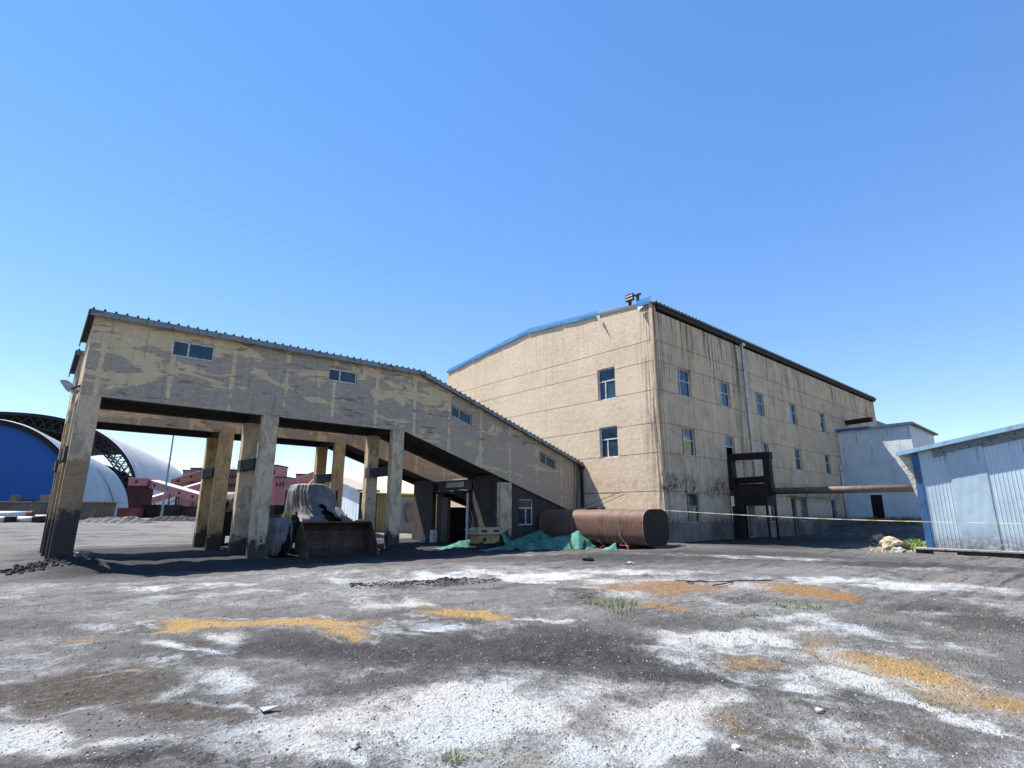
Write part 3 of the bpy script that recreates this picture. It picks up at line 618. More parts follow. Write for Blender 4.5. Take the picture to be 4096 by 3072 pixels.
    while k < X0-.1:
        k2 = min(k+1.75, X0-.05); k2 = KT if k < KT-.3 < k2 and k2 > KT else k2
        j = random.uniform(-.012, .012); q = []
        for z_ in (-.10, .105):
            for (u, y) in ((k, Y0-.315+j), (k2-.02, Y0-.315+j), (k2-.02, Y0-.285), (k, Y0-.285)): q.append((u, y, zt(u)+z_+.02))
        f.hexa(q); k = k2
    f.build('fascia', FASC, t)
    bb = MB(); bb.hexa([(.66, Y0-.28, zt(.87)-.1), (.70, Y0-.28, zt(.87)-.1), (.70, Y1+.28, zt(.87)-.46), (.66, Y1+.28, zt(.87)-.46), (.66, Y0-.28, zt(.87)+.13), (.70, Y0-.28, zt(.87)+.13), (.70, Y1+.28, zt(.87)-.17), (.66, Y1+.28, zt(.87)-.17)]); bb.build('bargeboard', ROOFE, t)
    if front:
        for i, h in enumerate(holes):
            window(t, PF, *h, [('v', .40 if i else .38, 0, 1)], .11, .055, PVC if i < 2 else PVCG, GLASS, tv=.020)
    # transverse wall that closes the low end
    tw = MB(); tw.box(20.47, 20.75, Y0+.30, Y1-.3, -.5, zb(20.75)+.3); tw.build('cross_wall', INFILL, t)
    if front:
        column(20.45, 21.28, Y0-.004, Y0+.38, -.6, zb(21.28)+.005, mat, t, 77)
        PI_ = lambda u, v, d: (u, Y0+.16+d, v if v < 50 else zb(u)+.002)
        iw = MB(); wall(iw, [21.28, X0-.01], [-.5, .93, 1.3], PI_, [(21.98, 23.12, .93, 1.3)], (), .16)
        # upper part follows the slope
        iw.poly([(21.28, Y0+.16, 1.3), (21.98, Y0+.16, 1.3), (21.98, Y0+.16, zb(21.98)), (21.28, Y0+.16, zb(21.28))])
        iw.poly([(21.98, Y0+.16, 2.42), (23.12, Y0+.16, 2.42), (23.12, Y0+.16, zb(23.12)), (21.98, Y0+.16, zb(21.98))])
        iw.poly([(23.12, Y0+.16, 1.3), (X0-.01, Y0+.16, 1.3), (X0-.01, Y0+.16, zb(X0)), (23.12, Y0+.16, zb(23.12))])
        for u in (21.98, 23.12): iw.quad((u, Y0+.16, 1.3), (u, Y0+.32, 1.3), (u, Y0+.32, 2.42), (u, Y0+.16, 2.42))
        iw.quad((21.98, Y0+.16, 2.42), (23.12, Y0+.16, 2.42), (23.12, Y0+.32, 2.42), (21.98, Y0+.32, 2.42))
        io = iw.build('infill_wall', INFILL, t)
        window(t, lambda u, v, d: (u, Y0+.16+d, v), 21.98, 23.12, .93, 2.42, [('h', .66, 0, 1), ('v', .55, 0, .66)], .10, .055, PVC, GLASSD)
    else:
        MB().box(21.0, X0-.02, Y0+.16, Y0+.36, -.5, 2.0).build('infill_wall', INFILL, t)
    return t
G1 = gallery(24.1, 27.1, GAL, 'nearer gallery of patched grey and tan render on columns, sloping down to the building', 100, True)
G2 = gallery(30.9, 33.95, GAL2, 'farther gallery of yellow patched render, seen between the columns of the nearer one', 300, False)
# sooty downpipe in the angle between gallery and building
o = MB().tube([(27.25, 23.93, 4.55), (27.25, 23.9, 2.0)], .09, 8).box(27.12, 27.42, 23.8, 24.06, 4.45, 4.62).build('downpipe', SOOT); tag(o, 'black sooty downpipe in the corner where the gallery meets the building', 'downpipe')

# middle shed between the galleries
def mid_shed():
    t = thing('doorway_shed', (20.6, 27.1, 0), 'small dark shed with tin canopies filling the gap between the two galleries', 'shed')
    P = lambda u, v, d: (20.62+d, u, v)
    a = MB(); wall(a, [27.12, 30.88], [-.5, 3.62], P, [(27.45, 30.25, -.5, 2.85)], (), .2); a.build('wall', INFILL, t)
    MB().box(20.3, 27.4, 27.12, 30.88, 3.64, 3.72).build('roof', STEEL, t)
    MB().box(26.2, 26.3, 27.12, 30.88, -.5, 3.6).build('wall', DARK, t)
    c = MB(); c.grid([[(20.6-.9*k, y, 3.03-.08*k+.03*math.sin(y*5+k*3)) for y in np.linspace(27.2, 31.3, 14)] for k in (0, .5, 1)]); c.build('canopy', simple('bluish_tin', (.14, .19, .26), .4, .3, var=.3), t)
    c = MB(); c.grid([[(20.5-.5*k, y, 2.93-.1*k+.05*math.sin(y*7)) for y in np.linspace(27.1, 29.0, 8)] for k in (0, 1)]); c.build('loose_sheet', STEEL, t)
    MB().box(20.57, 20.605, 27.9, 29.8, 3.22, 3.55).build('sign_board', simple('pale_board', (.3, .3, .31), .7), t)
    MB().box(20.5, 20.75, 29.5, 30.15, -.3, 2.6).build('door_leaf', simple('dull_brown_panel', (.09, .075, .06), .8), t)
    MB().box(20.45, 20.56, 27.3, 27.42, -.3, 2.85).build('door_post', WHITE, t)
    return t
mid_shed()
for (x, y, w_, h_, mat, lab) in [(19.9, 30.1, .35, .75, WHITE, 'stained pale box stood upright in the dark doorway'), (19.6, 30.9, .3, .35, simple('pale_teal', (.3, .45, .42), .7), 'small teal box on the floor beside the dark doorway')]:
    o = MB().box(x-w_/2, x+w_/2, y-w_/2, y+w_/2, gz(x, y), gz(x, y)+h_).build('storage_box', mat, None, bevel=.02); tag(o, lab, 'box')

# gallery end lamp
t = thing('floodlight', (.87, 24.6, 6.1), 'grey fan-shaped floodlight on a bracket at the end of the gallery', 'floodlight')
q = MB(); c0 = np.array([.62, 24.9, 6.0]); ring = []
for i in range(9):
    a = R(100+i*9); ring.append((c0[0]+.62*math.cos(a)*.95-.05, c0[1]-.05, c0[2]+.55*math.sin(a)-.05))
ring = [tuple(onY(x, y, 24.8)) for x, y in [(238, 1518), (252, 1517), (268, 1520), (282, 1528), (293, 1538), (298, 1548), (290, 1556), (276, 1568), (262, 1556), (250, 1538)]]
q.prism(ring, (.0, .22, .02)); q.build('shade', simple('grey_lamp_metal', (.30, .34, .35), .5), t, bevel=.012)
MB().beam(onY(283, 1558, 24.75), onY(322, 1542, 24.75), .06, .05).beam(onY(283, 1558, 25.0), onY(322, 1544, 25.0), .05, .05).build('bracket', simple('black_metal', (0, 0, 0)), t)
MB().tube([onY(288, 1562, 24.9), onY(300, 1572, 24.9), onY(312, 1560, 24.9)], .08, 8).build('ballast', STEEL, t)

# ------------------------------------------------------------------ rusty tank
def tank():
    x0, z0, hw, hh, c = 24.46, .90, 1.16, .93, .42
    t = thing('storage_tank', (x0, 16.5, 0), 'long rust-brown eight-sided steel tank lying against the building corner', 'tank')
    prof = [(-hw, -hh+c*1.1), (-hw+c*.5, -hh+.1), (-hw+c, -hh), (hw-c, -hh), (hw-c*.45, -hh+.1), (hw, -hh+c*1.1), (hw, hh-c*1.3), (hw-c*.45, hh-.14), (hw-c*1.1, hh), (-hw+c*1.1, hh), (-hw+c*.45, hh-.14), (-hw, hh-c*1.3)]
    prof = []
    for i in range(40):
        a = 2*math.pi*i/40+.001; p_ = 2/3.4; prof.append((hw*math.copysign(abs(math.cos(a))**p_, math.cos(a)), hh*math.copysign(abs(math.sin(a))**p_, math.sin(a))))
    P = []
    ys = np.linspace(16.5, 23.95, 26)
    for i, y in enumerate(ys):
        d = .006*math.sin(i*2.1)
        P.append([(x0+a*(1+d), y, z0+b*(1+d)) for a, b in prof+[prof[0]]])
    MB().grid(P).build('shell', RUST, t, True)
    for y, s in ((16.5, 1), (23.95, -1)): e = MB(); e.poly([(x0+a*.99, y+.03*s, z0+b*.99) for a, b in prof]); e.build('end_plate', simple('shade_dark_rust', (.035, .020, .016), .8, var=.2), t)  # shade of the end faces painted in as a darker rust
    for y in (16.52, 18.9, 21.3):
        s = MB()
        for (a, b), (a2, b2) in zip(prof, prof[1:]+prof[:1]):
            s.beam((x0+a*1.004, y, z0+b*1.004), (x0+a2*1.004, y, z0+b2*1.004), .03, .012)
        s.build('weld_seam', simple('pale_rust', (.30, .19, .14), .7), t)
    h = MB(); h.tube([(x0-.2, 20.6, 1.8), (x0-.2, 20.6, 1.93)], .33, 16); h.build('hatch', SOOT, t); h = MB(); h.tube([(x0-.2, 19.8, 1.8), (x0-.2, 19.8, 1.9)], .1, 10); h.build('valve_stub', SOOT, t)
    for y in (17.4, 20.0, 22.8): MB().box(x0-.8, x0+.8, y-.12, y+.12, -.4, z0-hh+.02).build('saddle', DARK, t)
    return t
tank()
cb = [(23.7, 17.9, 1.86), (23.42, 17.95, 1.74), (23.27, 18.05, 1.3), (23.28, 17.9, .8), (23.26, 17.95, .45), (23.3, 17.6, .1), (23.1, 17.3, gz(23.1, 17.3)+.02)]
o = MB().tube(cb, .014, 6).tube([(23.5, 17.9, 1.81), (23.26, 18.15, 1.3), (23.26, 17.8, .9), (23.27, 18.0, .5)], .01, 5).build('hanging_cable', simple('grey_cable', (.22, .2, .18), .7)); tag(o, 'thin cable looped over the rust-brown tank', 'cable')
for a, b, lab in [((26.9, 23.6, 2.85), (26.9, 20.6, 2.8), 'thin level rod above the tank, fixed to the building wall'), ((26.4, 23.5, 1.9), (26.95, 21.0, 2.75), 'thin slanting rod behind the tank, nearer the gallery end'), ((26.4, 22.2, 1.95), (27.0, 20.3, 2.75), 'thin slanting rod behind the tank, farther from the gallery')]:
    o = MB().tube([a, b], .018, 6).build('metal_rod', SOFF); tag(o, lab, 'rod')
# barrier tape
A_, B_ = np.array([25.3, 16.48, 1.72]), np.array([26.5, -.9, 1.25])
def tape_mat():
    n = NM('barrier_tape', .5); x, y, z = n.xyz(); f = n.mr(n.ma('PINGPONG', n.ma('ADD', n.ma('MULTIPLY', y, 1.), n.ma('MULTIPLY', x, .2)), .45), .26, .28)
    n.col(n.mix(f, (.74, .72, .62), (.52, .44, .18))); return n.m
e2 = onX(4096, 2095, 25.5); pA = onY(2655, 2041, 16.4)
pts = []
for i in range(41):
    u = i/40; p = pA*(1-u)+e2*u; p = p+(e2-pA)*0; p[2] -= .10*math.sin(math.pi*u); pts.append(p)
ext = e2+(e2-pA)*.12
m_ = MB(); allp = pts+[ext]
m_.grid([[p+np.array([0, 0, .013]), p-np.array([0, 0, .013])] for p in allp]); m_.grid([[p+np.array([-.004, 0, .013]), p-np.array([.004, 0, .013])] for p in allp])
o = m_.build('barrier_tape', tape_mat()); tag(o, 'yellow and white barrier tape stretched from the tank across the yard', 'tape')
o = MB().tube([(ext[0], ext[1], gz(ext[0], ext[1])-.1), (ext[0], ext[1], 1.5)], .03, 8).build('tape_post', STEEL); tag(o, 'thin steel post holding the end of the barrier tape', 'post')

# ------------------------------------------------------------------ dust unit and long pipe on the facade
t = thing('extraction_unit', (35.6, 16.5, 0), 'black sooty extraction unit with square ducts on legs in front of the facade', 'machine')
MB().beam((35.85, 18.2, 5.38), (35.75, 15.15, 5.30), .42, .44).build('duct', SOOT, t)
MB().beam((35.62, 15.38, 5.08), (35.55, 15.38, 2.75), .42, .46).build('duct', SOOT, t)
MB().beam((35.9, YF-.01, 3.75), (35.7, 15.6, 3.80), .38, .40).build('duct', SOOT, t)
MB().hexa([(35.2, YF-.3, 3.2), (35.9, YF-.3, 3.2), (35.9, YF-.01, 3.2), (35.2, YF-.01, 3.2), (35.25, YF-.3, 5.2), (35.8, YF-.3, 5.2), (35.8, YF-.01, 5.2), (35.25, YF-.01, 5.2)]).build('chute', SOOT, t)
MB().box(34.95, 36.3, 15.35, 17.5, 2.12, 3.42).box(34.9, 36.35, 15.3, 17.55, 3.42, 3.48).build('hopper', SOOT, t)
MB().tube([(35.4, 16.6, 2.1), (35.3, 16.6, .2)], .2, 12).build('outlet_pipe', simple('dusty_grey_pipe', (.16, .13, .11), .8), t)
for x, y in ((35.0, 15.42), (36.2, 15.42), (35.0, 17.4), (36.2, 17.4)): MB().box(x-.06, x+.06, y-.06, y+.06, -.4, 2.12).build('leg', SOOT, t)
MB().box(35.0, 35.25, 17.0, 17.7, -.3, 2.1).build('screen', DARK, t)
t = thing('flue_pipe', (35.7, 15.2, 3), 'long thick rust-brown pipe running level from the black unit to the blue shed', 'pipe')
MB().tube([(35.65, 15.6, 3.02), (35.85, 11.5, 3.0), (36.02, 7.5, 2.98)], .20, 20).build('pipe', PIPEM, t, True)
for u in (.3, .62): MB().tube([(35.65+.37*u, 15.6-8.1*u+.02, 3.01), (35.65+.37*u, 15.6-8.1*u-.02, 3.01)], .215, 20).build('joint_ring', PIPEM, t)

# ------------------------------------------------------------------ pale tower (second shed) and blue shed
def sheet(mb, P, u0, u1, v0f, v1f, pitch=.25, d=.03, flat=.6):
    u = u0; s = 1
    us = []; 
    while u < u1-1e-6:
        us += [(u, 0), (u+pitch*flat, 0), (u+pitch*(flat+.1), -d), (u+pitch*.9, -d)]; u += pitch
    us = [(min(a, u1), b) for a, b in us]+[(u1, 0)]
    for (a, da), (b, db) in zip(us[:-1], us[1:]):
        if b-a > 1e-6: mb.quad(P(a, v0f(a), da), P(b, v0f(b), db), P(b, v1f(b), db), P(a, v1f(a), da))
SH2 = mat_sheet('pale_grey_cladding', (.56, .61, .62), (.23, .25, .27), .6, 1.)
t = thing('cladding_tower', (57.4, 12.1, 0), 'tall pale blue-grey clad annex with a dark doorway at the far end of the facade', 'shed')
X2 = 57.4; zr2 = lambda y: 9.30+(17.9-y)*.012
a = MB(); P2 = lambda u, v, d: (X2+d, u, v)
for u0, u1, v0, v1 in [(12.1, 15.0, 1.0, None), (15.9, 17.88, 1.0, None), (15.0, 15.9, 3.3, None)]:
    sheet(a, P2, u0, u1, lambda y: v0, lambda y: zr2(y), 1.04, .02, .93)
a.build('wall', SH2, t)
MB().quad((X2+.001, 12.1, .9), (66, 12.1, .9), (66, 12.1, 9.3), (X2+.001, 12.1, 9.3)).build('wall', mat_sheet('pale_grey_side', (.40, .41, .40), (.2, .2, .2)), t)
MB().box(X2+.2, X2+.3, 12.2, 17.8, 1.0, 9.2).box(X2+.3, 66, 12.13, 12.2, 1, 9.25).build('lining', DARK, t)
MB().hexa([(X2-.28, 11.8, 9.38), (66.6, 11.8, 9.2), (66.6, 17.88, 9.2), (X2-.28, 17.88, 9.32), (X2-.28, 11.8, 9.52), (66.6, 11.8, 9.34), (66.6, 17.88, 9.34), (X2-.28, 17.88, 9.46)]).build('roof', simple('tower_roof', (.20, .19, .17), .7), t)
MB().hexa([(X2-.34, 11.8, 9.30), (X2-.285, 11.8, 9.30), (X2-.285, 17.85, 9.22), (X2-.34, 17.85, 9.22), (X2-.34, 11.8, 9.50), (X2-.285, 11.8, 9.50), (X2-.285, 17.85, 9.46), (X2-.34, 17.85, 9.46)]).build('fascia', BLUED, t)
MB().box(X2+.12, X2+.18, 15.0, 15.9, 1.0, 3.3).build('door', DARK, t)
MB().box(X2-.05, X2+.4, 12.05, 17.88, -.4, 1.0).build('plinth', simple('dark_plinth', (.05, .05, .045), .95, var=.4), t)

XS = 34.0
SHB = mat_sheet('faded_blue_cladding', (.40, .50, .56), (.17, .175, .19), 1.1, 0.)
zs_ = lambda y: 4.62+(7.3-y)*.183 if y > -2.7 else 4.62+(7.3+2.7)*.183-(-2.7-y)*.183
t = thing('blue_shed', (XS, 7.3, 0), 'faded light blue corrugated metal shed with a deep blue corner post', 'shed')
a = MB(); PS = lambda u, v, d: (XS+d, u, v)
for u0, u1 in ((-12.6, -2.7), (-2.7, 7.02)): sheet(a, PS, u0, u1, lambda y: 0., lambda y: zs_(y), .155, .013, .72)
a.build('wall', SHB, t)
# patched flat sheet in the middle
yA = onX(3812, 1950, XS)[1]; yB = onX(3960, 1950, XS)[1]
g = []
for i in range(25):
    y = yB+(yA-yB)*i/24; g.append([(XS-.035-.003*math.sin(i*.9+j*.8)-.004*math.sin(j*2.3+i*.3), y, .02+j*(zs_(y)-.35)/16) for j in range(17)])
MB().grid(g).build('patch_sheet', mat_sheet('patched_blue_sheet', (.34, .44, .50), (.16, .17, .18), 1.3, 0.), t, True)
b = MB()
for u0, u1 in ((-12.6, -2.7), (-2.7, 7.3)):
    b.hexa([(XS-.44, u0, zs_(u0)+.02), (XS+9, u0, zs_(u0)+.02), (XS+9, u1, zs_(u1)+.02), (XS-.44, u1, zs_(u1)+.02), (XS-.44, u0, zs_(u0)+.22), (XS+9, u0, zs_(u0)+.22), (XS+9, u1, zs_(u1)+.22), (XS-.44, u1, zs_(u1)+.22)])
b.hexa([(XS-.44, 7.3, zs_(7.3)+.02), (XS+9, 7.3, zs_(7.3)+.02), (XS+9, 7.85, zs_(7.3)-.08), (XS-.44, 7.85, zs_(7.3)-.08), (XS-.44, 7.3, zs_(7.3)+.22), (XS+9, 7.3, zs_(7.3)+.22), (XS+9, 7.85, zs_(7.3)+.12), (XS-.44, 7.85, zs_(7.3)+.12)])
b.build('roof', simple('light_blue_roof_edge', (.25, .42, .56), .45, var=.12, scale=2, dirt=(.2, .25, .3)), t)
b = MB(); b.box(XS-.05, XS+.02, 7.0, 7.3, 0.0, zs_(7.3)+.01).box(XS-.06, XS-.05, 7.02, 7.06, 0, 4.6).build('corner_post', BLUED, t)
b = MB(); b.quad((XS+.02, 7.28, 0), (XS+9, 7.28, 0), (XS+9, 7.28, 4.6), (XS+.02, 7.28, 4.6)); b.quad((XS+9, -12.6, 0), (XS+9, 7.28, 0), (XS+9, 7.28, 4.6), (XS+9, -12.6, 4.6)); b.quad((XS+.02, -12.6, 0), (XS+9, -12.6, 0), (XS+9, -12.6, 4.6), (XS+.02, -12.6, 4.6)); b.build('wall', SHB, t)
b = MB()
for y in (6.4, 4.9, 3.4, 1.9, .4): b.hexa([(XS-.03, y-1.48, zs_(y-1.48)-.42), (XS-.012, y-1.48, zs_(y-1.48)-.42), (XS-.012, y, zs_(y)-.42), (XS-.03, y, zs_(y)-.42), (XS-.03, y-1.48, zs_(y-1.48)-.02), (XS-.012, y-1.48, zs_(y-1.48)-.02), (XS-.012, y, zs_(y)-.02), (XS-.03, y, zs_(y)-.02)])
b.build('eave_board', simple('grimy_eave_board', (.22, .25, .27), .8, var=.25, dirt=(.05, .05, .06)), t)
tp = [onX(x, y, XS+.05) for x, y in [(3588, 1818), (3640, 1822), (3662, 1880), (3676, 1960), (3668, 1990), (3640, 1920), (3615, 1880), (3600, 1845)]]
q = MB(); q.prism([tuple(p) for p in tp], (.05, 0, 0)); o = q.build('torn_insulation', simple('torn_foam', (.55, .53, .47), .95, var=.15, scale=8, dirt=(.2, .15, .08), bump=.02), t)
# plinth of blackened bricks with a slab on top
def mat_brick():
    n = NM('blackened_brick', .95, 0, .15); b = n.t.nodes.new('ShaderNodeTexBrick'); x, y, z = n.xyz()
    n.put(b.inputs['Vector'], n.vec(y, z, 0)); b.inputs['Scale'].default_value = 4.; b.inputs['Mortar Size'].default_value = .03; b.inputs['Row Height'].default_value = .28; b.inputs['Brick Width'].default_value = .9
    b.inputs['Color1'].default_value = (.035, .033, .034, 1); b.inputs['Color2'].default_value = (.065, .06, .058, 1); b.inputs['Mortar'].default_value = (.008, .008, .008, 1)
    n.col(n.mix(n.mr(n.noise(8), .4, .7, 0, .5), b.outputs['Color'], (.1, .095, .09))); n.bump(n.noise(20), .02); return n.m
t = thing('brick_plinth', (33.4, 0, 0), 'low plinth of blackened bricks with a concrete slab along the blue shed', 'plinth')
P = []; 
MB().box(33.28, 34.3, -13, 7.62, -.5, -.07).build('brick_course', mat_brick(), t)
MB().box(33.2, 34.4, -13, 7.7, -.068, -.002).build('slab', CONC, t)
MB().box(33.22, 33.27, 6.0, 6.9, -.42, -.14).build('loose_kerb', CONC, t)
o = MB().prism([tuple(onX(x, y, 33.7)) for x, y in [(3972, 2190), (4010, 2176), (4018, 2182), (3985, 2196)]], (.1, 0, 0)).build('broken_board', CONC); tag(o, 'pale broken board leaning against the foot of the blue shed', 'board')

# ------------------------------------------------------------------ tarps, loader
def mat_tarp(name, c1, c2):
    n = NM(name, .72, 0, .35); a = n.noise(1.4, 5, .6); b = n.noise(9, 4, .6, n.sc(n.p, (1, 1, .35)))
    n.col(n.mix(n.mr(a, .35, .65), c1, c2)); fo = n.noise(7, 3, .5, n.sc(n.p, (1, 1, .14)), .8); n.bump(n.ma('ADD', n.ma('MULTIPLY', fo, .8), n.ma('MULTIPLY', b, .1)), .05, .8); return n.m
TARP = mat_tarp('grey_tarpaulin', (.105, .10, .102), (.19, .18, .178))
def drape(secs, k=96, folds=18, amp=.05, seed=0, rows=26, gaps=()):
    """secs: list of (z, cx, cy, rx, ry, power) from top to bottom, closed round section; folds deepen downwards"""
    rnd = random.Random(seed); ph = [rnd.uniform(0, 6.28) for _ in range(6)]; fr = [folds, folds*1.6, folds*.55, 5, 9, 3]
    P = []; n = len(secs)-1
    top = secs[0]
    for i in range(rows+1):
        u = i/rows*n; a = min(int(u), n-1); f = u-a; s0 = secs[a]; s1 = secs[a+1]; s = [s0[q]*(1-f)+s1[q]*f for q in range(6)]
        row = []
        for j in range(k+1):
            t_ = 2*math.pi*(j % k)/k; c, sn = math.cos(t_), math.sin(t_); p = 2/s[5]
            x = math.copysign(abs(c)**p, c)*s[3]; y = math.copysign(abs(sn)**p, sn)*s[4]
            g = (i/rows)**.8
            pl = lambda q_: 1-2*abs(math.sin(q_/2))**.7
            w_ = g*amp*(pl(t_*fr[0]+ph[0]+u*.5)*.55+pl(t_*round(fr[1])+ph[1]-u*.35)*.35+math.sin(t_*round(fr[2])+ph[2]+u*.8)*.5)+amp*.4*math.sin(t_*fr[3]+u*1.5+ph[3])
            L = math.hypot(x, y)+1e-6
            row.append((s[1]+x*(1+w_/L), s[2]+y*(1+w_/L), s[0]+amp*.6*g*math.sin(t_*7+ph[4])*.5))
        P.append(row)
    m_ = MB(); m_.grid(P)
    if gaps:   # places where the cloth hangs open: (angle deg, start, half width at the hem deg)
        keep = []
        for q, f_ in enumerate(m_.f):
            i, j = divmod(q, k); f = i/rows; a = 360*(j+.5)/k
            if not any(f > g0 and abs((a-a0+180) % 360-180) < wd*(f-g0)/(1-g0)+2*math.sin(i*1.3) for a0, g0, wd in gaps): keep.append(f_)
        m_.f = keep
    m_.poly([P[0][j] for j in range(k)]); return m_
def loader():
    gx, gy = 10.6, 26.; g = gz(10.6, 25)
    t = thing('wheel_loader', (gx, gy, g), 'wheel loader parked between the columns with its cab and tyre under a grey tarpaulin', 'loader')
    BK = simple('worn_bucket_steel', (.075, .05, .035), .6, .2, var=.35, scale=2, dirt=(.10, .07, .05))
    prof = [(22.85, -.24), (23.35, -.235), (23.85, -.16), (24.22, .08), (24.36, .42), (24.30, .78), (24.02, 1.05), (23.72, 1.20)]
    x0, x1 = 9.05, 12.2; q = MB()
    inn = prof; out = [(a+.06, b-.05) for a, b in prof]
    q.grid([[(x, a, b) for a, b in inn] for x in np.linspace(x0, x1, 8)]); q.grid([[(x, a+.05, b+.01 if i > 4 else b-.03) for i, (a, b) in enumerate(prof)] for x in np.linspace(x0, x1, 3)])
    q.beam((x0, 23.70, 1.21), (x1, 23.70, 1.21), .10, .07); q.beam((x0, 24.30, .78), (x1, 24.30, .78), .06, .05)
    bo = q.build('bucket', BK, t)
    for x in (x0-.05, x1+.0):
        s = MB(); s.prism([(x, a, b) for a, b in prof]+[(x, 23.1, .35)], (.05, 0, 0)); s.prism([(x-.02, 22.8, -.25), (x-.02, 23.4, -.25), (x-.02, 23.3, .1), (x-.02, 23.0, .1)], (.09, 0, 0)); s.build('side_plate', BK, bo)
    e = MB(); e.box(x0, x1, 22.72, 22.95, -.255, -.225); e.build('cutting_edge', simple('edge_steel', (.09, .08, .075), .5, .4), bo)
    # lift arms
    for x in (9.9, 11.3): MB().beam((x, 24.45, .55), (x, 26.3, 1.45), .16, .38).build('lift_arm', SOOT, t)
    # tyres
    for (x, y, cov) in ((8.72, 25.1, 1), (12.25, 25.3, 1), (8.75, 28.4, 0), (12.2, 28.4, 0)):
        w_ = MB(); w_.tube([(x-.28, y, g+.74), (x-.22, y, g+.74), (x+.22, y, g+.74), (x+.28, y, g+.74)], [.62, .74, .74, .62], 28); wo = w_.build('wheel', simple('tyre_rubber', (.02, .02, .02), .85), t)
        MB().tube([(x-.3, y, g+.74), (x+.3, y, g+.74)], .36, 20).build('rim', simple('rim_yellow', (.2, .13, .03), .6), wo)
    MB().box(9.2, 11.9, 25.6, 30.2, g+.5, g+1.75).box(9.3, 11.8, 28.3, 30.6, g+.8, g+2.2).build('body', simple('dirty_loader_body', (.05, .04, .028), .8, var=.4), t)
    for x, y in ((9.6, 25.9), (11.4, 25.9), (9.6, 27.6), (11.4, 27.6)): MB().box(x-.05, x+.05, y-.05, y+.05, g+1.7, g+2.9).build('cab_post', SOOT, t)
    MB().box(9.0, 9.35, 26.0, 26.06, g+1.5, g+1.85).build('side_lamp', simple('amber_plate', (.35, .27, .1), .5), t)
    d = drape([(g+3.18, 10.25, 26.5, .55, .65, 2.6), (g+3.12, 10.25, 26.5, .75, .85, 3), (g+2.85, 10.3, 26.5, .92, .95, 3.2), (g+2.2, 10.4, 26.4, 1.05, 1.1, 3), (g+1.75, 10.6, 26.2, 1.25, 1.3, 2.6), (g+1.45, 10.75, 25.9, 1.45, 1.5, 2.4), (g+1.25, 10.8, 25.8, 1.5, 1.55, 2.4)], folds=22, amp=.11, seed=4, k=260, rows=40, gaps=((272, .42, 17), (200, .55, 14)))
    d.build('tarpaulin', TARP, t, True)
    d = drape([(g+1.62, 8.52, 24.95, .25, .35, 2.4), (g+1.56, 8.5, 24.95, .42, .62, 2.6), (g+1.2, 8.5, 24.95, .50, .78, 2.6), (g+.7, 8.5, 24.95, .50, .84, 2.5), (g+.25, 8.5, 24.95, .44, .66, 2.5), (g+.06, 8.5, 24.95, .40, .5, 2.5)], folds=16, amp=.08, seed=9, k=200, rows=30, gaps=((285, .28, 34),))
    d.build('tarpaulin', TARP, t, True)
    d = drape([(g+1.5, 12.25, 25.2, .25, .35, 2.4), (g+1.42, 12.25, 25.2, .38, .62, 2.6), (g+.9, 12.25, 25.2, .42, .78, 2.6)], folds=9, amp=.04, seed=12, k=70, rows=12)
    d.build('tarpaulin', TARP, t, True)
loader()
def covered(name, x, y, label, hx, hy, hz, seed):
    g = gz(x, y); t = thing(name, (x, y, g), label, 'machine')
    MB().box(x-hx*.8, x+hx*.8, y-hy*.8, y+hy*.8, g+.5, g+hz*.8).build('body', SOOT, t)
    for sx in (-1, 1):
        MB().box(x+sx*hx*.75-.25, x+sx*hx*.75+.25, y-hy, y+hy, g-.05, g+.7).build('track', simple('tyre_rubber', (0, 0, 0)), t)
    drape([(g+hz, x, y, hx*.5, hy*.5, 2.6), (g+hz*.97, x, y, hx*.75, hy*.75, 3), (g+hz*.85, x, y, hx*.86, hy*.86, 3), (g+hz*.62, x, y, hx*.95, hy*.95, 3)], folds=11, amp=.07, seed=seed, k=90, rows=16).build('tarpaulin', TARP, t, True)
covered('covered_machine', 9.7, 36.2, 'dark tracked machine under a grey tarpaulin, behind the loader and farther gallery', 1.5, 1.7, 3.0, 21)

# ------------------------------------------------------------------ compressor and green netting
def mat_net():
    n = NM('green_netting', .75, 0, .2); a = n.noise(2.2, 5, .6); b = n.noise(90, 2, .5)
    c = n.noise(14, 4, .6); n.col(n.mix(n.mr(a, .35, .65), (.04, .15, .12), (.10, .26, .21))); n.bump(n.ma('ADD', b, n.ma('MULTIPLY', c, 1.2)), .03, .7)
    n.b.inputs['Alpha'].default_value = .93
    return n.m
NET = mat_net()
g = gz(18.6, 23.3); t = thing('air_compressor', (18.6, 23.2, g), 'yellow canopied compressor box standing beside the green netting', 'compressor')
YEL = simple('dull_ochre_paint', (.38, .26, .10), .6, var=.15, dirt=(.12, .09, .06)); BRN = simple('dusty_tan_lid', (.33, .235, .16), .7, var=.15)
MB().box(17.95, 19.35, 22.9, 23.7, g+.30, g+.74).build('canopy_base', YEL, t, bevel=.02)
MB().hexa([(17.85, 22.8, g+.76), (19.5, 22.8, g+.76), (19.5, 23.8, g+.76), (17.85, 23.8, g+.76), (17.98, 22.98, g+1.12), (19.42, 22.98, g+1.12), (19.42, 23.7, g+1.12), (17.98, 23.7, g+1.12)]).build('hood', BRN, t, bevel=.015)
for x in (18.1, 18.95): MB().hexa([(x, 22.83, g+.90), (x+.34, 22.83, g+.90), (x+.34, 22.9, g+.90), (x, 22.9, g+.90), (x, 22.88, g+1.0), (x+.34, 22.88, g+1.0), (x+.34, 22.95, g+1.0), (x, 22.95, g+1.0)]).build('vent', SOOT, t)
MB().box(18.2, 18.42, 22.885, 22.91, g+.42, g+.6).build('panel', SOOT, t)
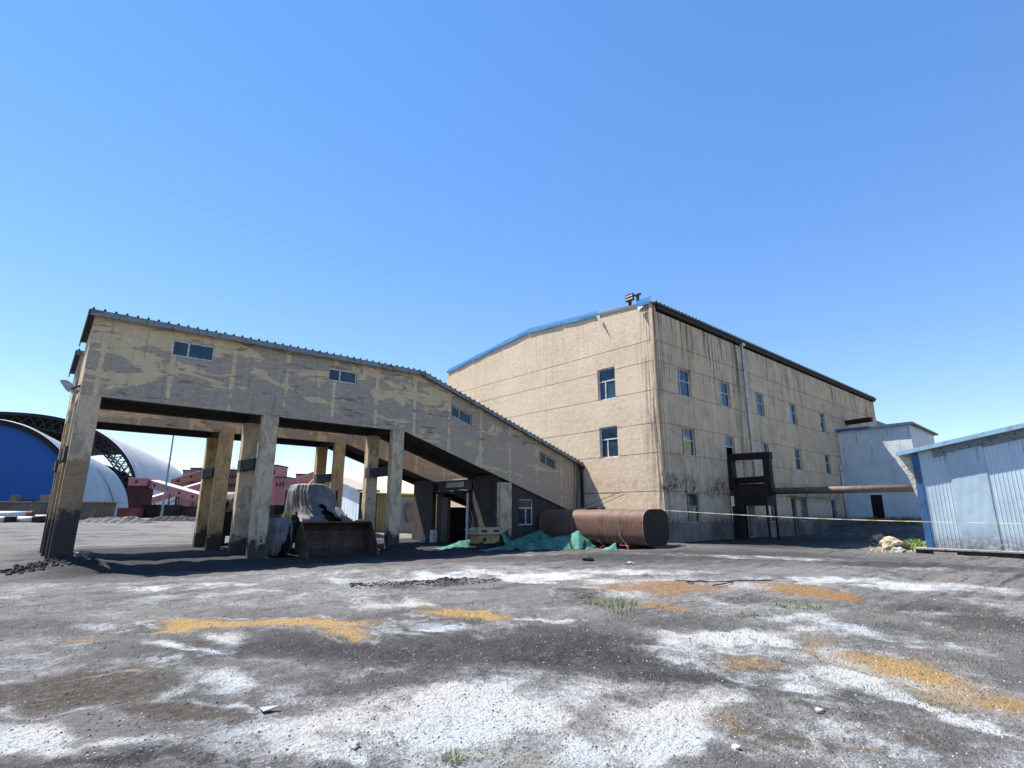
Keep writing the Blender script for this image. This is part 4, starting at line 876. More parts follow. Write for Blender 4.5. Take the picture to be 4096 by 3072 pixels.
MB().box(17.9, 19.4, 22.95, 23.65, g+.18, g+.3).build('chassis', SOOT, t)
for x in (18.1, 19.2): MB().tube([(x, 22.85, g+.2), (x, 23.05, g+.2)], .2, 16).build('wheel', simple('tyre_rubber', (0, 0, 0)), t)
MB().beam((17.9, 23.2, g+1.05), (17.25, 23.2, g+1.02), .06, .04).build('tow_bar', STEEL, t)
for a, lab in (((18.25, 23.75, g+1.1, 18.1, 23.8, g+1.95), 'longer thin rod standing up behind the compressor'), ((18.15, 23.75, g+1.1, 18.02, 23.8, g+1.55), 'shorter thin rod standing up behind the compressor')):
    o = MB().tube([a[:3], a[3:]], .012, 5).build('thin_rod', STEEL); tag(o, lab, 'rod')
def net(pts, wdt, label, seed, n=56, m=22, rough=.05):
    """pts: (x, y, height) along a spine; the net falls to the ground on both sides"""
    P = []; off = rng.random()*50
    pts = np.array(pts, float); s = np.linspace(0, len(pts)-1, n)
    for a in s:
        i = min(int(a), len(pts)-2); f = a-i; f2 = f*f*(3-2*f); p = pts[i]*(1-f)+pts[i+1]*f; h = pts[i][2]*(1-f2)+pts[i+1][2]*f2
        d = pts[i+1][:2]-pts[i][:2]; d /= np.linalg.norm(d); nn = np.array([d[1], -d[0]]); row = []
        for b in np.linspace(-1, 1, m):
            x, y = p[:2]+nn*b*wdt*(1+.25*math.sin(a*3+seed)); q = h*(1-abs(b)**1.5)+rough*(float(fbm(np.array([x*2.5+off]), np.array([y*2.5]))[0])-.45)*2
            q += .03*math.sin(8*x+3*y+5*b+seed)*(.3+h)
            row.append((x, y, gz(x, y)+max(.012, q)))
        P.append(row)
    o = MB().grid(P).build('green_netting', NET, None, True); tag(o, label, 'netting'); return o
net([(19.6, 22.0, .1), (20.6, 21.6, .32), (21.4, 21.2, .60), (22.3, 20.7, .62), (22.75, 20.35, .92), (23.0, 19.95, .5), (23.1, 19.6, .05)], 1.0, 'bright green netting heaped in the sun in front of the tank', 1)
net([(17.6, 22.4, .03), (18.4, 22.3, .12), (19.4, 22.4, .2), (20.2, 22.4, .14), (21.0, 22.2, .2)], .5, 'shaded green netting lying low in front of the compressor', 2)
net([(19.7, 23.4, .9), (20.6, 23.3, .35), (21.6, 23.2, .6), (22.6, 23.2, .85), (23.3, 23.1, .6), (23.4, 22.8, .3)], .75, 'dark green netting piled under the low gallery window', 3)
net([(16.6, 24.6, .03), (17.6, 24.9, .12), (18.6, 25.3, .28), (19.5, 25.6, .35), (20.2, 25.8, .1)], .5, 'scrap of green netting under the low end of the gallery', 4, 30, 12)
net([(22.5, 18.6, .02), (22.75, 18.3, .12), (22.9, 17.95, .35), (22.95, 17.85, .05)], .22, 'small torn green net corner at the foot of the tank', 5, 16, 8)
o = MB().tube([onZ(2395, 2162, .35), onZ(2412, 2180, .12), onZ(2420, 2183, .05), onZ(2400, 2190, 0)], .02, 6).tube([(22.6, 17.3, .2), (22.9, 17.7, .05), (22.8, 17.0, .04)], .015, 6).build('red_strap', simple('red_strap', (.4, .07, .05), .7)); tag(o, 'red strap tangled at the foot of the rust-brown tank', 'strap')

# ------------------------------------------------------------------ yard on the far side of the galleries
t = thing('olive_warehouse', (28, 44, 0), 'low olive corrugated warehouse with a broad cream roof, seen between the columns', 'warehouse')
OLV = mat_sheet('olive_cladding', (.24, .215, .10), (.10, .09, .05), .6, -.2)
a = MB(); sheet(a, lambda u, v, d: (u, 44+d, v), 22.6, 40, lambda x: -.3, lambda x: 3.3, .3, .04); a.build('wall', OLV, t)
MB().hexa([(20.6, 50.5, 5.32), (20.6, 58, 2.9), (40, 58, 2.9), (40, 50.5, 5.32), (20.6, 50.5, 5.42), (20.6, 58, 3.), (40, 58, 3.), (40, 50.5, 5.42)]).hexa([(20.6, 43.4, 3.22), (20.6, 50.5, 5.30), (40, 50.5, 5.30), (40, 43.4, 3.22), (20.6, 43.4, 3.34), (20.6, 50.5, 5.42), (40, 50.5, 5.42), (40, 43.4, 3.34)]).build('roof', simple('cream_roof', (.62, .47, .30), .8, var=.08, scale=1), t)
MB().box(22.0, 22.5, 43.9, 44.0, -.3, 3.2).build('corner_post', BLUED, t)
b = MB(); sheet(b, lambda u, v, d: (u, 41.8+d, v), 23.9, 26.4, lambda x: -.2, lambda x: 2.75, .2, .04); b.box(23.85, 26.5, 41.7, 41.8, 2.75, 2.85)
o = b.build('sheet_fence', mat_sheet('grey_striped_sheet', (.30, .33, .37), (.10, .11, .13), .3, -.2)); tag(o, 'ribbed grey metal fence panel in front of the olive warehouse', 'fence')
b = drape([(2.5, 24.95, 41.5, .35, .06, 2), (1.6, 24.95, 41.5, .4, .08, 2), (.9, 25.0, 41.5, .3, .06, 2)], k=40, folds=7, amp=.03, seed=31, rows=10)
o = b.build('hanging_cloth', TARP, None, True); tag(o, 'pale crumpled cloth hanging over the ribbed fence', 'cloth')
t = thing('white_shed', (19, 39, 0), 'white metal shed with a lean-to roof, lit beyond the farther gallery', 'shed')
a = MB(); zl = lambda y: 3.20+(y-39)*.21; sheet(a, lambda u, v, d: (19+d, u, v), 39.0, 44.6, lambda y: -.2, zl, .5, .02, .8); a.build('wall', mat_sheet('white_cladding', (.62, .68, .74), (.4, .42, .45), .3, 0), t)
MB().hexa([(18.7, 38.8, 3.18), (20.6, 38.8, 3.18), (20.6, 44.8, 4.45), (18.7, 44.8, 4.45), (18.7, 38.8, 3.33), (20.6, 38.8, 3.33), (20.6, 44.8, 4.6), (18.7, 44.8, 4.6)]).build('roof', simple('grey_roof', (.25, .24, .22), .8), t)
MB().box(19.02, 20.5, 39.0, 39.1, -.2, 3.15).build('wall', INFILL, t)

# vaulted coal sheds
def P0(px, dep, z=.7): q = onD(px, 2055, dep); return np.array([q[0], q[1], z])
def vault(name, pa, da, pb, db_, Rr, H, label, mat, endmat, pw=1., ridges=26, thick=.6, gable=True, inside=None, side=None, ang=180, dent=None):
    A = P0(pa, da); B = P0(pb, db_); ax = (B-A); L = np.linalg.norm(ax); ax /= L
    pr_ = np.array([-ax[1], ax[0], 0]); 
    if pr_@R0 > 0: pr_ = -pr_
    t = thing(name, tuple(A+pr_*Rr), label, 'coal shed', 'vaulted coal storage sheds')
    def sec(s, Ro, n=72, a1=ang):
        return [A+ax*s+pr_*(Rr-(Rr+Ro)*math.copysign(abs(math.cos(R(a1)*i/n))**pw, math.cos(R(a1)*i/n)))+np.array([0, 0, (H+Ro)*max(0, math.sin(R(a1)*i/n))**pw]) for i in range(n+1)]
    q = MB(); rows = []; k = ridges
    for i in range(k+1):
        s = L*i/k; rows.append(sec(s, 0)); 
        if i < k: rows.append(sec(s+L/k*.82, .0)); rows.append(sec(s+L/k*.86, .28*thick)); rows.append(sec(s+L/k*.96, .28*thick))
    q.grid(rows); q.build('shell', mat, t, True)
    q = MB(); q.grid([sec(0, -.02), sec(0, -thick)]); q.grid([sec(0, -thick), sec(L, -thick)]); q.grid([sec(L, -.02), sec(L, -thick)]); q.build('lining', inside or DARK, t)
    if gable:
        q = MB(); q.poly(sec(.5, -thick*.5)); q.build('gable_wall', endmat, t)
        q = MB(); q.poly(sec(L-.5, -thick*.5)); q.build('gable_wall', endmat, t)
    return t, A, ax, pr_, sec, L
BLG = simple('blue_gable_cladding', (.006, .075, .30), .5, var=.06, scale=.2, vscale=(1, 1, .2), bump=0)
PALE = simple('pale_blue_grey_shell', (.36, .43, .47), .55, var=.08, scale=.15, bump=0)
WSH = simple('whitish_shell', (.46, .47, .47), .6, var=.08, scale=.1, bump=0)
TRS = simple('dark_truss_steel', (.03, .032, .036), .7)
tA, A, ax, pr_, secA, LA = vault('vaulted_shed', 318, 70, 508, 117, 10.5, 12.0, 'vaulted coal shed with a plain bright blue gable wall and ribbed pale shell', PALE, BLG, 1., 34)
s_ = MB()   # dark curved door slot in its flank
P = []
for j in range(9):
    a = R(8+j*4.2); s0 = LA*.57+j*-.9; row = []
    for ds in (0, 2.6): row.append(A+ax*(s0+ds)+pr_*(10.5-10.62*math.cos(a))+np.array([0, 0, 12.15*math.sin(a)]))
    P.append(row)
s_.grid(P); s_.build('side_opening', DARK, tA)
q = MB(); q.box(*(0, 0, 0, 0, 0, 0)) if False else None
tB, Bp, bx, bp, secB, LB = vault('vaulted_shed', 545, 220, 765, 365, 44, 38, 'huge open-ended arched shed whose dark steel truss shows under its pale ribbed shell', WSH, DARK, .86, 24, 1.2, gable=False, inside=simple('dark_shed_lining', (.022, .022, .026), .9))
q = MB(); N = 46
def tp_(s, i, off):
    a = math.pi*i/N; c = math.cos(a); return Bp+bx*s+bp*(44-(44-off)*math.copysign(abs(c)**.86, c))+np.array([0, 0, (38-off)*max(0, math.sin(a))**.86])
for s in (1., 9., 18.):
    for i in range(N):
        q.beam(tp_(s, i, 5.5), tp_(s, i+1, 5.5), .35, .35); q.beam(tp_(s, i, 1.3), tp_(s, i+1, 5.5), .25, .25); q.beam(tp_(s, i+1, 1.3), tp_(s, i, 5.5), .25, .25)
        if s < 15: q.beam(tp_(s, i, 5.5), tp_(s+8.5, i+1, 5.5), .25, .25); q.beam(tp_(s, i+1, 5.5), tp_(s+8.5, i, 5.5), .25, .25)
q.build('truss', TRS, tB)
vault('vaulted_shed', 548, 270, 610, 345, 22, 24.2, 'smaller vaulted coal shed with a dark end wall, seen through the open arch', WSH, simple('slate_gable', (.035, .05, .065), .7), 1., 10)

# pink conveyors and preparation plant
PK = simple('faded_pink_cladding', (.40, .15, .15), .6, var=.12, scale=.3, bump=0); PKD = simple('faded_red_cladding', (.27, .11, .10), .65, var=.15, scale=.3, bump=0); RIDGE = simple('pale_pink_ridge', (.6, .42, .42), .6)
def conveyor(pa, pb, da, db_, hpx, label, wins=5, supports=(), mat=PK, up=0):
    a = onD(*pa, da); b = onD(*pb, db_); h = hpx*da/FPX
    t = thing('belt_conveyor', (a[0], a[1], .7), label, 'conveyor', 'pink enclosed belt conveyors')
    MB().beam(a, b, h*1.1, h).build('enclosure', mat, t); up_ = np.array([0, 0, h*.52])
    MB().beam(a+up_, b+up_, h*1.3, h*.08).build('roof', RIDGE, t)
    side = np.cross((b-a)/np.linalg.norm(b-a), [0, 0, 1]); side /= np.linalg.norm(side)
    if side@F0 > 0: side = -side
    for i in range(wins):
        u = (i+.5)/wins; c = a*(1-u)+b*u+side*h*.56; d = (b-a)/np.linalg.norm(b-a)*h*.18
        MB().beam(c-d, c+d, .08, h*.34).build('window', DARK, t)
    for u in supports:
        c = a*(1-u)+b*u; q = MB()
        for s in (-1, 1): q.beam((c+side*s*h*.5)*[1, 1, 0]+[0, 0, .4], c+side*s*h*.45-up_, h*.14, h*.14)
        for z in np.arange(1.5, c[2]-h, 2.): q.beam(np.array([*(c+side*h*.5)[:2], z]), np.array([*(c-side*h*.5)[:2], z+1.2]), h*.08, h*.08)
        q.build('trestle', TRS, t)
    return t
conveyor((612, 1936), (870, 2012), 130, 118, 29, 'pink conveyor sloping down to the right in front of the arched shed', 5, (.35, .7))
conveyor((484, 2036), (872, 1922), 150, 175, 25, 'pink conveyor rising to the right, crossing behind the falling one', 0, (.3, .55))
conveyor((694, 1932), (800, 1900), 190, 190, 26, 'short brownish-pink conveyor climbing high into the red plant', 2, (), PKD)
conveyor((1190, 1925), (1270, 1895), 200, 200, 22, 'distant pink conveyor top showing above the tarpaulin', 0, (), PK)
q0 = onD(573, 1930, 130)
t = thing('transfer_tower', (q0[0], q0[1], .7), 'pink transfer house on a dark braced steel tower', 'tower')
hw = 36*130/FPX; ca, sa_ = R0[:2]
def fbox(c, hw_, dep, z0, z1):
    c = np.array(c[:2]); r_ = R0[:2]*hw_; f_ = F0[:2]*dep; pts = [c-r_-f_, c+r_-f_, c+r_+f_, c-r_+f_]
    return MB().hexa([(*p, z0) for p in pts]+[(*p, z1) for p in pts])
zt_, zb_ = onD(573, 1915, 130)[2], onD(573, 1944, 130)[2]
fbox(q0, hw, 2, zb_, zt_).build('house', PK, t); fbox(q0, hw*1.06, 2.1, zt_, zt_+.15).build('roof', RIDGE, t)
fbox(q0-R0*.3, hw*.12, 2.03, zb_+.6, zb_+1.2).build('window', DARK, t)
fbox(q0-R0*.4, hw*.95, 1.6, .3, zb_).build('tower', simple('dark_red_mesh', (.06, .02, .02), .9, var=.5, scale=3), t)
def plant(px0, px1, pyt, dep, label, mat=PKD, bands=2, roofpx=3):
    a = onD(px0, pyt, dep); b = onD(px1, pyt, dep); c = (a+b)/2; hw_ = np.linalg.norm((b-a)[:2])/2
    t = thing('plant_building', (c[0], c[1], .7), label, 'building', 'pink and red plant buildings')
    fbox(c, hw_, 5, .2, a[2]).build('walls', mat, t); fbox(c, hw_*1.05, 5.3, a[2], a[2]+.5).build('roof', SOFF, t)
    n = max(2, int((px1-px0)/12))
    for r in range(bands):
        q = MB(); z = a[2]-2.2-r*3.6
        for i in range(n): 
            cc = c+R0*hw_*(-.85+1.7*(i+.5)/n); k = fbox(cc, hw_*.45/n, 5.04, z-.8, z+.6); base = len(q.v); q.v += k.v; q.f += [tuple(x+base for x in f) for f in k.f]
        q.build('windows', DARK, t)
    return t
plant(762, 800, 1888, 215, 'low pink plant block beside the conveyor head', PK, 1)
plant(793, 850, 1880, 210, 'taller red plant block left of the farther gallery column', PKD, 3)
plant(745, 800, 1935, 200, 'squat dark-roofed red plant block below the high conveyor', PKD, 1)
plant(855, 985, 1886, 225, 'wide red plant block seen in the slot between two columns', PKD, 3)
plant(1070, 1131, 1868, 215, 'tall pink plant tower left of the tarpaulin-covered cab', PK, 1)
plant(1125, 1165, 1915, 205, 'low pink plant block between the tall tower and the covered cab', PKD, 1)
plant(1203, 1262, 1903, 225, 'pink gabled plant block above the covered cab', PK, 0)
# rooftop characters (too small to read in the photograph), a row of strokes on a frame
t = thing('rooftop_sign', tuple(onD(928, 1886, 222)), 'tiny dark rooftop characters on the red plant block', 'sign')
for i in range(3):
    c = onD(921+i*8, 1878, 221); r_ = R0*.28; q = MB()
    for dz in (-.6, 0, .6): q.beam(c-r_+[0, 0, dz], c+r_+[0, 0, dz], .1, .12)
    q.beam(c-[0, 0, 1.0], c+[0, 0, .8], .1, .12); q.beam(c-r_-[0, 0, .6], c-r_*.6+[0, 0, .7], .1, .1); q.build('character', DARK, t)
# light mast
lx, ly, _ = onD(648, 2050, 62)
t = thing('light_mast', (lx, ly, gz(lx, ly)), 'tall thin grey light mast standing beyond the galleries', 'light mast')
MB().tube([(lx, ly, gz(lx, ly)), (lx, ly, 8), (lx, ly, 15)], [.13, .09, .06], 10).build('pole', simple('mast_grey', (.19, .24, .27), .5), t)
MB().box(lx-.9, lx+.9, ly-.08, ly+.08, 14.9, 15.05).build('crossbar', STEEL, t)
for dx in (-.75, -.25, .25, .75): MB().box(lx+dx-.16, lx+dx+.16, ly-.25, ly-.06, 14.6, 14.9).build('lamp', STEEL, t)

# steel trough, pipes, low clutter far left
def trough(px0, px1, dep, label):
    a = onD(px0, 2008, dep); b = onD(px1, 2008, dep); c = (a+b)/2; hw_ = np.linalg.norm((b-a)[:2])/2
    t = thing('steel_trough', (c[0], c[1], .7), label, 'trough')
    cc = c[:2]; r_ = R0[:2]; f_ = F0[:2]
    zt2 = onD(px0, 2006, dep)[2]
    lo = [cc-r_*hw_*.90-f_*1.4, cc+r_*hw_*.90-f_*1.4, cc+r_*hw_*.9+f_*1.4, cc-r_*hw_*.9+f_*1.4]; hi = [cc-r_*hw_*.86-f_*1.4, cc+r_*hw_*.94-f_*1.4, cc+r_*hw_*.94+f_*1.4, cc-r_*hw_*.86+f_*1.4]
    MB().hexa([(*p, .2) for p in lo]+[(*p, zt2-.1) for p in hi]).build('body', simple('brown_grey_steel', (.12, .10, .085), .85, var=.25, scale=.8), t)
    fbox(c, hw_, 1.7, zt2-.1, zt2).build('flange', CONC, t)
    return t, c, zt2
t, c, z2 = trough(-60, 445, 57, 'long rusty steel trough with a wide flange, in front of the blue-gabled shed')
for i, px in enumerate((62, 182)):
    c = onD(px, 1990, 57.5); fbox(c, .33, .3, z2, z2+.72).build('stub', simple('brown_grey_steel', (0, 0, 0)), t)
c = onD(112, 2002, 57.5); fbox(c, .6, .3, z2, z2+.22).build('stub', SOOT, t)
PPL = simple('pale_pipe', (.45, .46, .48), .5, var=.12, scale=1)
for (pa, pb, dep, py, rad, lab) in [(-80, 118, 52, 2056, .26, 'upper pale steel pipe with a rusted end, stacked in front of the trough'), (-90, 50, 49.5, 2078, .27, 'lower pale pipe at the very left, end against a dark gap'), (66, 148, 49.5, 2078, .27, 'short lower pale pipe beside the dark gap'), (130, 205, 53, 2066, .16, 'thin pale pipe half hidden behind the first column')]:
    a = onD(pa, py, dep); b = onD(pb, py, dep); a[2] = b[2] = (a[2]+b[2])/2
    t = thing('steel_pipe', tuple(b*[1, 1, 0]+[0, 0, a[2]-rad]), lab, 'pipe', 'steel pipes lying on the ground')
    MB().tube([a, b], rad, 16).build('tube', PPL, t, True); d = (b-a)/np.linalg.norm(b-a)
    MB().tube([b-d*.1, b+d*.35], rad*1.12, 16).build('end_collar', simple('orange_rust', (.16, .07, .025), .9, var=.5, scale=5), t)
for px, dep, lab in ((40, 49.2, 'dark block propping the pale pipes, the left one'), (150, 49.2, 'dark block propping the pale pipes, the right one')):
    c = onD(px+8, 2080, dep); o = fbox(c, .3, .5, .4, c[2]+.3).build('prop_block', DARK, None, bevel=.03); tag(o, lab, 'block')
def mound(name, px0, px1, py, dep, h, label, cat, mat, seed, deep=1.6):
    a = onD(px0, py, dep); b = onD(px1, py, dep); P = []; n = 60; d = (b-a); L = np.linalg.norm(d[:2])
    for i in range(n+1):
        u = i/n; row = []
        for j in range(13):
            v = j/12*2-1; p = a*(1-u)+b*u+F0*v*deep; e = min(1, 4*min(u, 1-u)+.15)
            z = gz(p[0], p[1])-.06+h*e*max(0, 1-abs(v)**1.6)*(.45+1.0*float(fbm(np.array([p[0]*1.1+seed]), np.array([p[1]*1.1]), 5)[0]))+.12*h*math.sin(i*2.7+j*3.1)
            row.append((p[0], p[1], z))
        P.append(row)
    o = MB().grid(P).build(name, mat, None); tag(o, label, cat); return o
GRAV = simple('grey_gravel_heap', (.17, .16, .15), .95, var=.35, scale=6, bump=.08)
mound('gravel_berm', 315, 600, 2070, 50, .55, 'long low grey gravel berm beyond the galleries', 'berm', GRAV, 3)
mound('gravel_berm', 590, 830, 2062, 58, .6, 'darker low heap of spoil under the pink conveyors', 'berm', simple('dark_spoil', (.06, .055, .052), .95, var=.4, scale=4, bump=.06), 8)
for (px0, px1, pyt, dep, mat, lab) in [(600, 700, 2022, 95, SOOT, 'low black shed under the falling pink conveyor'), (700, 850, 2028, 100, INFILL, 'low grey-black shed behind the farther column'), (505, 560, 2035, 92, simple('rust_red_bin', (.2, .06, .05), .8), 'small red bin at the foot of the transfer tower')]:
    a = onD(px0, pyt, dep); b = onD(px1, pyt, dep); c = (a+b)/2; hw_ = np.linalg.norm((b-a)[:2])/2
    o = fbox(c, hw_, 2, .3, a[2]); k = fbox(c, hw_*1.04, 2.2, a[2], a[2]+.12); nb = len(o.v); o.v += k.v; o.f += [tuple(x+nb for x in f) for f in k.f]
    o = o.build('low_outbuilding', mat); tag(o, lab, 'outbuilding')

# ------------------------------------------------------------------ rubble, stones, weeds, litter
def rock(x, y, s, mat, label, seed, flat=.7, name='rock', group=None, z=None):
    bm = bmesh.new(); bmesh.ops.create_icosphere(bm, subdivisions=3, radius=1)
    for v in bm.verts:
        n_ = mnoise.noise(v.co*1.1+Vector((seed*3.1, seed, 0)))*.55+mnoise.noise(v.co*3+Vector((seed, 0, seed)))*.16
        v.co *= (1+n_); v.co.z *= flat
    me = bpy.data.meshes.new(name); bm.to_mesh(me); bm.free(); me.materials.append(mat)
    o = bpy.data.objects.new(name, me); C.objects.link(o); o.location = (x, y, (gz(x, y) if z is None else z)+s*flat*.45); o.scale = (s, s*1.15, s); o.rotation_euler = (0, 0, seed)
    tag(o, label, 'rock', group); return o
TANR = simple('tan_rock', (.32, .27, .20), .95, var=.25, scale=4, bump=.03); WR = simple('pale_stone', (.30, .29, .27), .9, var=.15, scale=8); BR = simple('black_stone', (.035, .034, .036), .7, var=.3)
r1 = onZ(3572, 2196, -.2); r2 = onZ(3542, 2178, -.2); r3 = onZ(3595, 2203, -.2)
rock(r1[0]+.2, r1[1], .55, TANR, 'largest tan boulder in the rubble beside the brick plinth', 1, .75)
rock(r2[0]+.5, r2[1]+.3, .42, TANR, 'angular tan boulder on the far side of the rubble heap', 2, .8)
rock(r3[0]-.5, r3[1]-.1, .26, WR, 'pale rounded stone in front of the grass by the plinth', 3, .6)
q = onZ(2355, 2247, 0); rock(q[0], q[1], .17, BR, 'black stone lying alone on the dark track', 4, .75)
q = onZ(2520, 2252, 0); rock(q[0], q[1], .12, WR, 'flat pale stone on the dark track right of the black one', 5, .4)
q = onZ(1415, 2995, 0); rock(q[0], q[1], .04, WR, 'half-buried pale stone on the white crust at the bottom of the photo', 6, .5)
q = onZ(3280, 2850, 0); rock(q[0], q[1], .03, WR, 'small white stone on the brown patch in the right foreground', 7, .7)
q = onZ(2945, 2995, 0); rock(q[0], q[1], .028, WR, 'small white stone beside the orange-brown hollow', 8, .7)
q = onZ(355, 2218, -.1); rock(q[0]-.2, q[1], .26, CONC, 'pale concrete lump at the foot of the first column', 9, .7)
# black rubble round the feet of the columns, as ground cover
def scatter(name, pts, mat, label=None, kind='stuff'):
    q = MB()
    for (x, y, z, s) in pts:
        a = random.uniform(0, 6.28); n0 = len(q.v); h = s*random.uniform(.5, .9)
        k = 5; ring = [(x+s*random.uniform(.7, 1.1)*math.cos(a+6.283*i/k), y+s*random.uniform(.7, 1.1)*math.sin(a+6.283*i/k)) for i in range(k)]
        q.v += [(px, py, z-.3*s) for px, py in ring]+[(x+(px-x)*.6, y+(py-y)*.6, z+h*random.uniform(.6, 1)) for px, py in ring]
        q.f += [tuple(n0+k+i for i in range(k))]+[(n0+i, n0+(i+1) % k, n0+k+(i+1) % k, n0+k+i) for i in range(k)]
    o = q.build(name, mat); o['kind'] = kind
    if label: o['label'] = label
    return o
pts = []
for cx, cy, n_, sp in ((1.1, 23.6, 170, .75), (.2, 23.2, 90, .6), (13.8, 23.8, 60, .45), (20.6, 23.6, 20, .3)):
    for _ in range(n_):
        x = random.gauss(cx, sp); y = random.gauss(cy, sp*.45); pts.append((x, y, gz(x, y), random.uniform(.03, .11)))
scatter('black_rubble', pts, simple('black_rubble', (.03, .029, .031), .9, var=.4))
pts = []
for _ in range(900):
    px = random.uniform(1400, 2000); c = onZ(px, random.gauss(2333, 5)-(px-1700)*.02, 0); x, y = c[:2]; pts.append((x, y, gz(x, y), random.uniform(.01, .035)))
scatter('clinker_ridge', pts, simple('black_rubble', (0, 0, 0)))
pts = []
for _ in range(9000):
    r_ = 3.0*math.exp(random.random()*1.75); a = YAW+R(random.uniform(-47, 47)); x, y = r_*math.cos(a), r_*math.sin(a); pts.append((x, y, gz(x, y), random.uniform(.004, .012)*(r_/4)**.35))
scatter('loose_gravel', pts[:6000], simple('gravel_dark', (.10, .098, .10), .9, var=.6, scale=40, bump=0)); scatter('loose_gravel', pts[6000:], simple('gravel_pale', (.36, .36, .355), .9, var=.3, scale=40, bump=0))
pts = []
for _ in range(260):
    px = random.uniform(3470, 3700); py = random.uniform(2165, 2208); c = onZ(px, py, -.2); pts.append((c[0]+.3, c[1], gz(c[0]+.3, c[1]), random.uniform(.03, .12)))
scatter('tan_rubble', pts, TANR)

def mat_leaf(name, a, b):
    n = NM(name, .7, 0, .2); n.col(n.mix(n.mr(n.noise(12), .35, .65), a, b)); return n.m
LEAF = mat_leaf('weed_leaf', (.10, .13, .055), (.22, .24, .13)); GRS = mat_leaf('bright_grass', (.08, .17, .02), (.20, .28, .05)); DRY = mat_leaf('dry_grass', (.22, .17, .07), (.30, .25, .11))
def tuft(mb, x, y, r_, h, n_, leafy=False):
    z = gz(x, y)
    for _ in range(n_):
        a = random.uniform(0, 6.283); d = r_*math.sqrt(random.random()); bx_, by_ = x+d*math.cos(a), y+d*math.sin(a)
        le = h*random.uniform(.5, 1.1); an = random.uniform(0, 6.283); l_ = random.uniform(.3, 1.25); w_ = le*.028+.001
        tx, ty = math.cos(an), math.sin(an); px_, py_ = -ty*w_, tx*w_
        m1 = (bx_+tx*le*l_*.35, by_+ty*le*l_*.35, z+le*.55); tp2 = (bx_+tx*le*l_, by_+ty*le*l_, z+le*(1-.35*l_))
        n0 = len(mb.v); mb.v += [(bx_-px_, by_-py_, z-.01), (bx_+px_, by_+py_, z-.01), (m1[0]+px_, m1[1]+py_, m1[2]), (m1[0]-px_, m1[1]-py_, m1[2]), tp2]
        mb.f += [(n0, n0+1, n0+2, n0+3), (n0+3, n0+2, n0+4)]
        if leafy:
            for q_ in range(4):
                f = random.uniform(.3, 1); cx_ = bx_+tx*le*l_*f; cy_ = by_+ty*le*l_*f; cz_ = z+le*f*.8; a2 = random.uniform(0, 6.28); s = le*.11; n0 = len(mb.v)
                mb.v += [(cx_, cy_, cz_), (cx_+s*math.cos(a2)-s*.25*math.sin(a2), cy_+s*math.sin(a2)+s*.25*math.cos(a2), cz_+s*.4), (cx_+s*1.7*math.cos(a2), cy_+s*1.7*math.sin(a2), cz_+s*.2), (cx_+s*math.cos(a2)+s*.25*math.sin(a2), cy_+s*math.sin(a2)-s*.25*math.cos(a2), cz_)]
                mb.f.append((n0, n0+1, n0+2, n0+3))
WD = [(2440,2420,.45,.30,150,'widest green weed clump, on the edge of the orange stain'),(2480,2455,.25,.22,60,'green weed just in front of the widest clump'),(3180,2425,.42,.26,130,'dense green weed clump on the dark gravel right of the orange stain'),
(3015,2455,.25,.18,60,'green weed left of the dense clump on the salt edge'),(3470,2435,.3,.14,60,'low spreading weed on the dark gravel toward the right'),(1880,2482,.22,.12,70,'low weed at the end of the small orange streak'),(1915,2420,.12,.14,24,'pale thin weed above the small orange streak'),
(1810,3040,.07,.16,34,'upright leafy weed at the bottom edge of the photo'),(1600,2960,.05,.08,20,'small weed on the white crust left of the upright one'),(1545,2935,.045,.07,14,'tiny weed on the white crust, farthest left of the group'),(660,2698,.14,.05,30,'dark flat weed on the brown patch at left'),
(3700,2790,.42,.07,200,'low yellow-green weed mat on the brown hollow at right'),(3470,2650,.12,.08,30,'small dry weed on the orange-brown hollow'),(3190,2985,.10,.07,30,'dark weed beside the orange-brown hollow in the foreground'),(2850,2700,.12,.10,28,'yellow-green weed on the gravel below the brown oval'),
(3620,2555,.12,.09,26,'small weed on the white salt at right'),(3500,2570,.12,.08,24,'small weed on the pale salt left of its neighbour'),(3250,2480,.16,.08,30,'low weed on the salt below the dense clump'),(3900,2460,.3,.12,60,'spreading pale green weed near the right edge'),(3860,2650,.12,.09,24,'small weed on the dark gravel near the right edge'),
(2640,2430,.14,.14,26,'thin weed at the right of the widest clump'),(2870,2625,.14,.07,30,'low dark weed above the brown oval'),(3080,2510,.14,.07,24,'faint weed on the white salt under the orange stain'),(3260,2540,.22,.08,44,'low green weed mat on the dark and white ground'),(3560,2500,.16,.08,26,'faint grey-green weed near the right gravel')]
for px, py, r_, h, n_, lab in WD:
    c = onZ(px, py, 0); q = MB(); tuft(q, c[0], c[1], r_*1.1, h*.5, int(n_*1.3), True); o = q.build('weed', LEAF); tag(o, lab, 'weed', 'weeds growing through the salted ground')
q = MB()
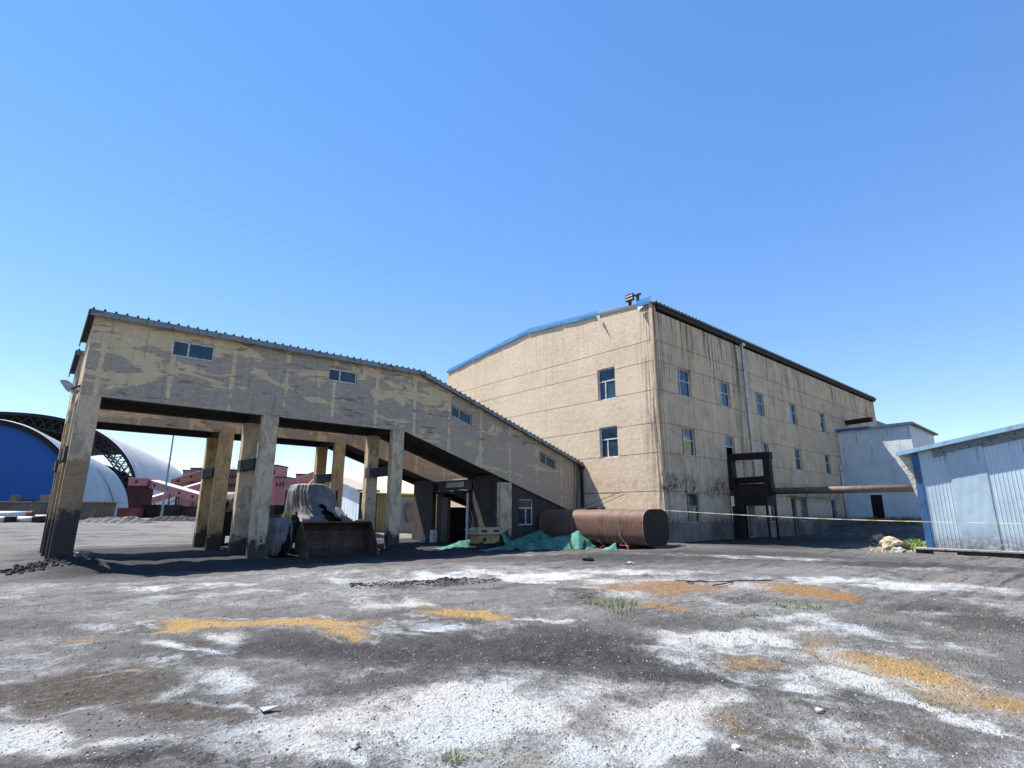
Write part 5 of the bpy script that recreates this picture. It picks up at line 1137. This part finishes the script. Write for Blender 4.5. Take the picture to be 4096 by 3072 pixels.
for _ in range(420):
    px = random.uniform(2300, 4090); py = random.gauss(2500, 60)+abs(px-3000)*.03; c = onZ(px, py, 0); tuft(q, c[0], c[1], .06, random.uniform(.02, .07), 5)
for _ in range(130):
    px = random.uniform(3000, 4090); py = random.uniform(2650, 2950); c = onZ(px, py, 0); tuft(q, c[0], c[1], .04, random.uniform(.02, .05), 5)
o = q.build('sparse_weeds', LEAF); o['kind'] = 'stuff'
q = MB()
for _ in range(150):
    px = random.uniform(3560, 3690); py = random.uniform(2168, 2200); c = onZ(px, py, -.2); tuft(q, c[0]+.1, c[1], .12, random.uniform(.2, .42), 16)
o = q.build('grass_patch', GRS); o['kind'] = 'stuff'
q = MB()
for _ in range(160):
    x = random.uniform(53, 57.1); y = random.uniform(11.6, 16); tuft(q, x, y, .2, random.uniform(.25, .7), 14)
for _ in range(40):
    x = random.uniform(47, 53); y = random.uniform(13, 17.2); tuft(q, x, y, .2, random.uniform(.15, .4), 8)
for _ in range(16):
    x = random.uniform(23.2, 26.5); y = random.uniform(15.9, 16.4); tuft(q, x, y, .08, .15, 8)
o = q.build('dry_grass', DRY); o['kind'] = 'stuff'
# litter
c = onZ(1065, 2840, 0); o = MB().prism([(c[0]-.04, c[1]+.06, gz(c[0], c[1])+.02), (c[0]+.10, c[1]-.05, gz(c[0], c[1])+.035), (c[0]-.04, c[1]-.05, gz(c[0], c[1])+.015)], (0, 0, .004)).build('plastic_scrap', simple('white_plastic', (.22, .22, .22), .5)); tag(o, 'triangular scrap of pale plastic on the brown ground', 'scrap')
for pts_, lab in (([(2750, 2330), (2800, 2322), (2850, 2326), (2960, 2324), (3040, 2319), (3090, 2318)], 'thin dark stick lying along the orange stain'), ([(2700, 2318), (2740, 2328), (2800, 2325), (2830, 2330)], 'short crooked twig on the left of the orange stain'), ([(2850, 2345), (2900, 2334), (2935, 2326)], 'short slanting stick across the orange stain')):
    P = []
    for px, py in pts_: c = onZ(px, py, .03); P.append((c[0], c[1], gz(c[0], c[1])+.035))
    o = MB().tube(P, .014, 6).build('stick', BR); tag(o, lab, 'stick')
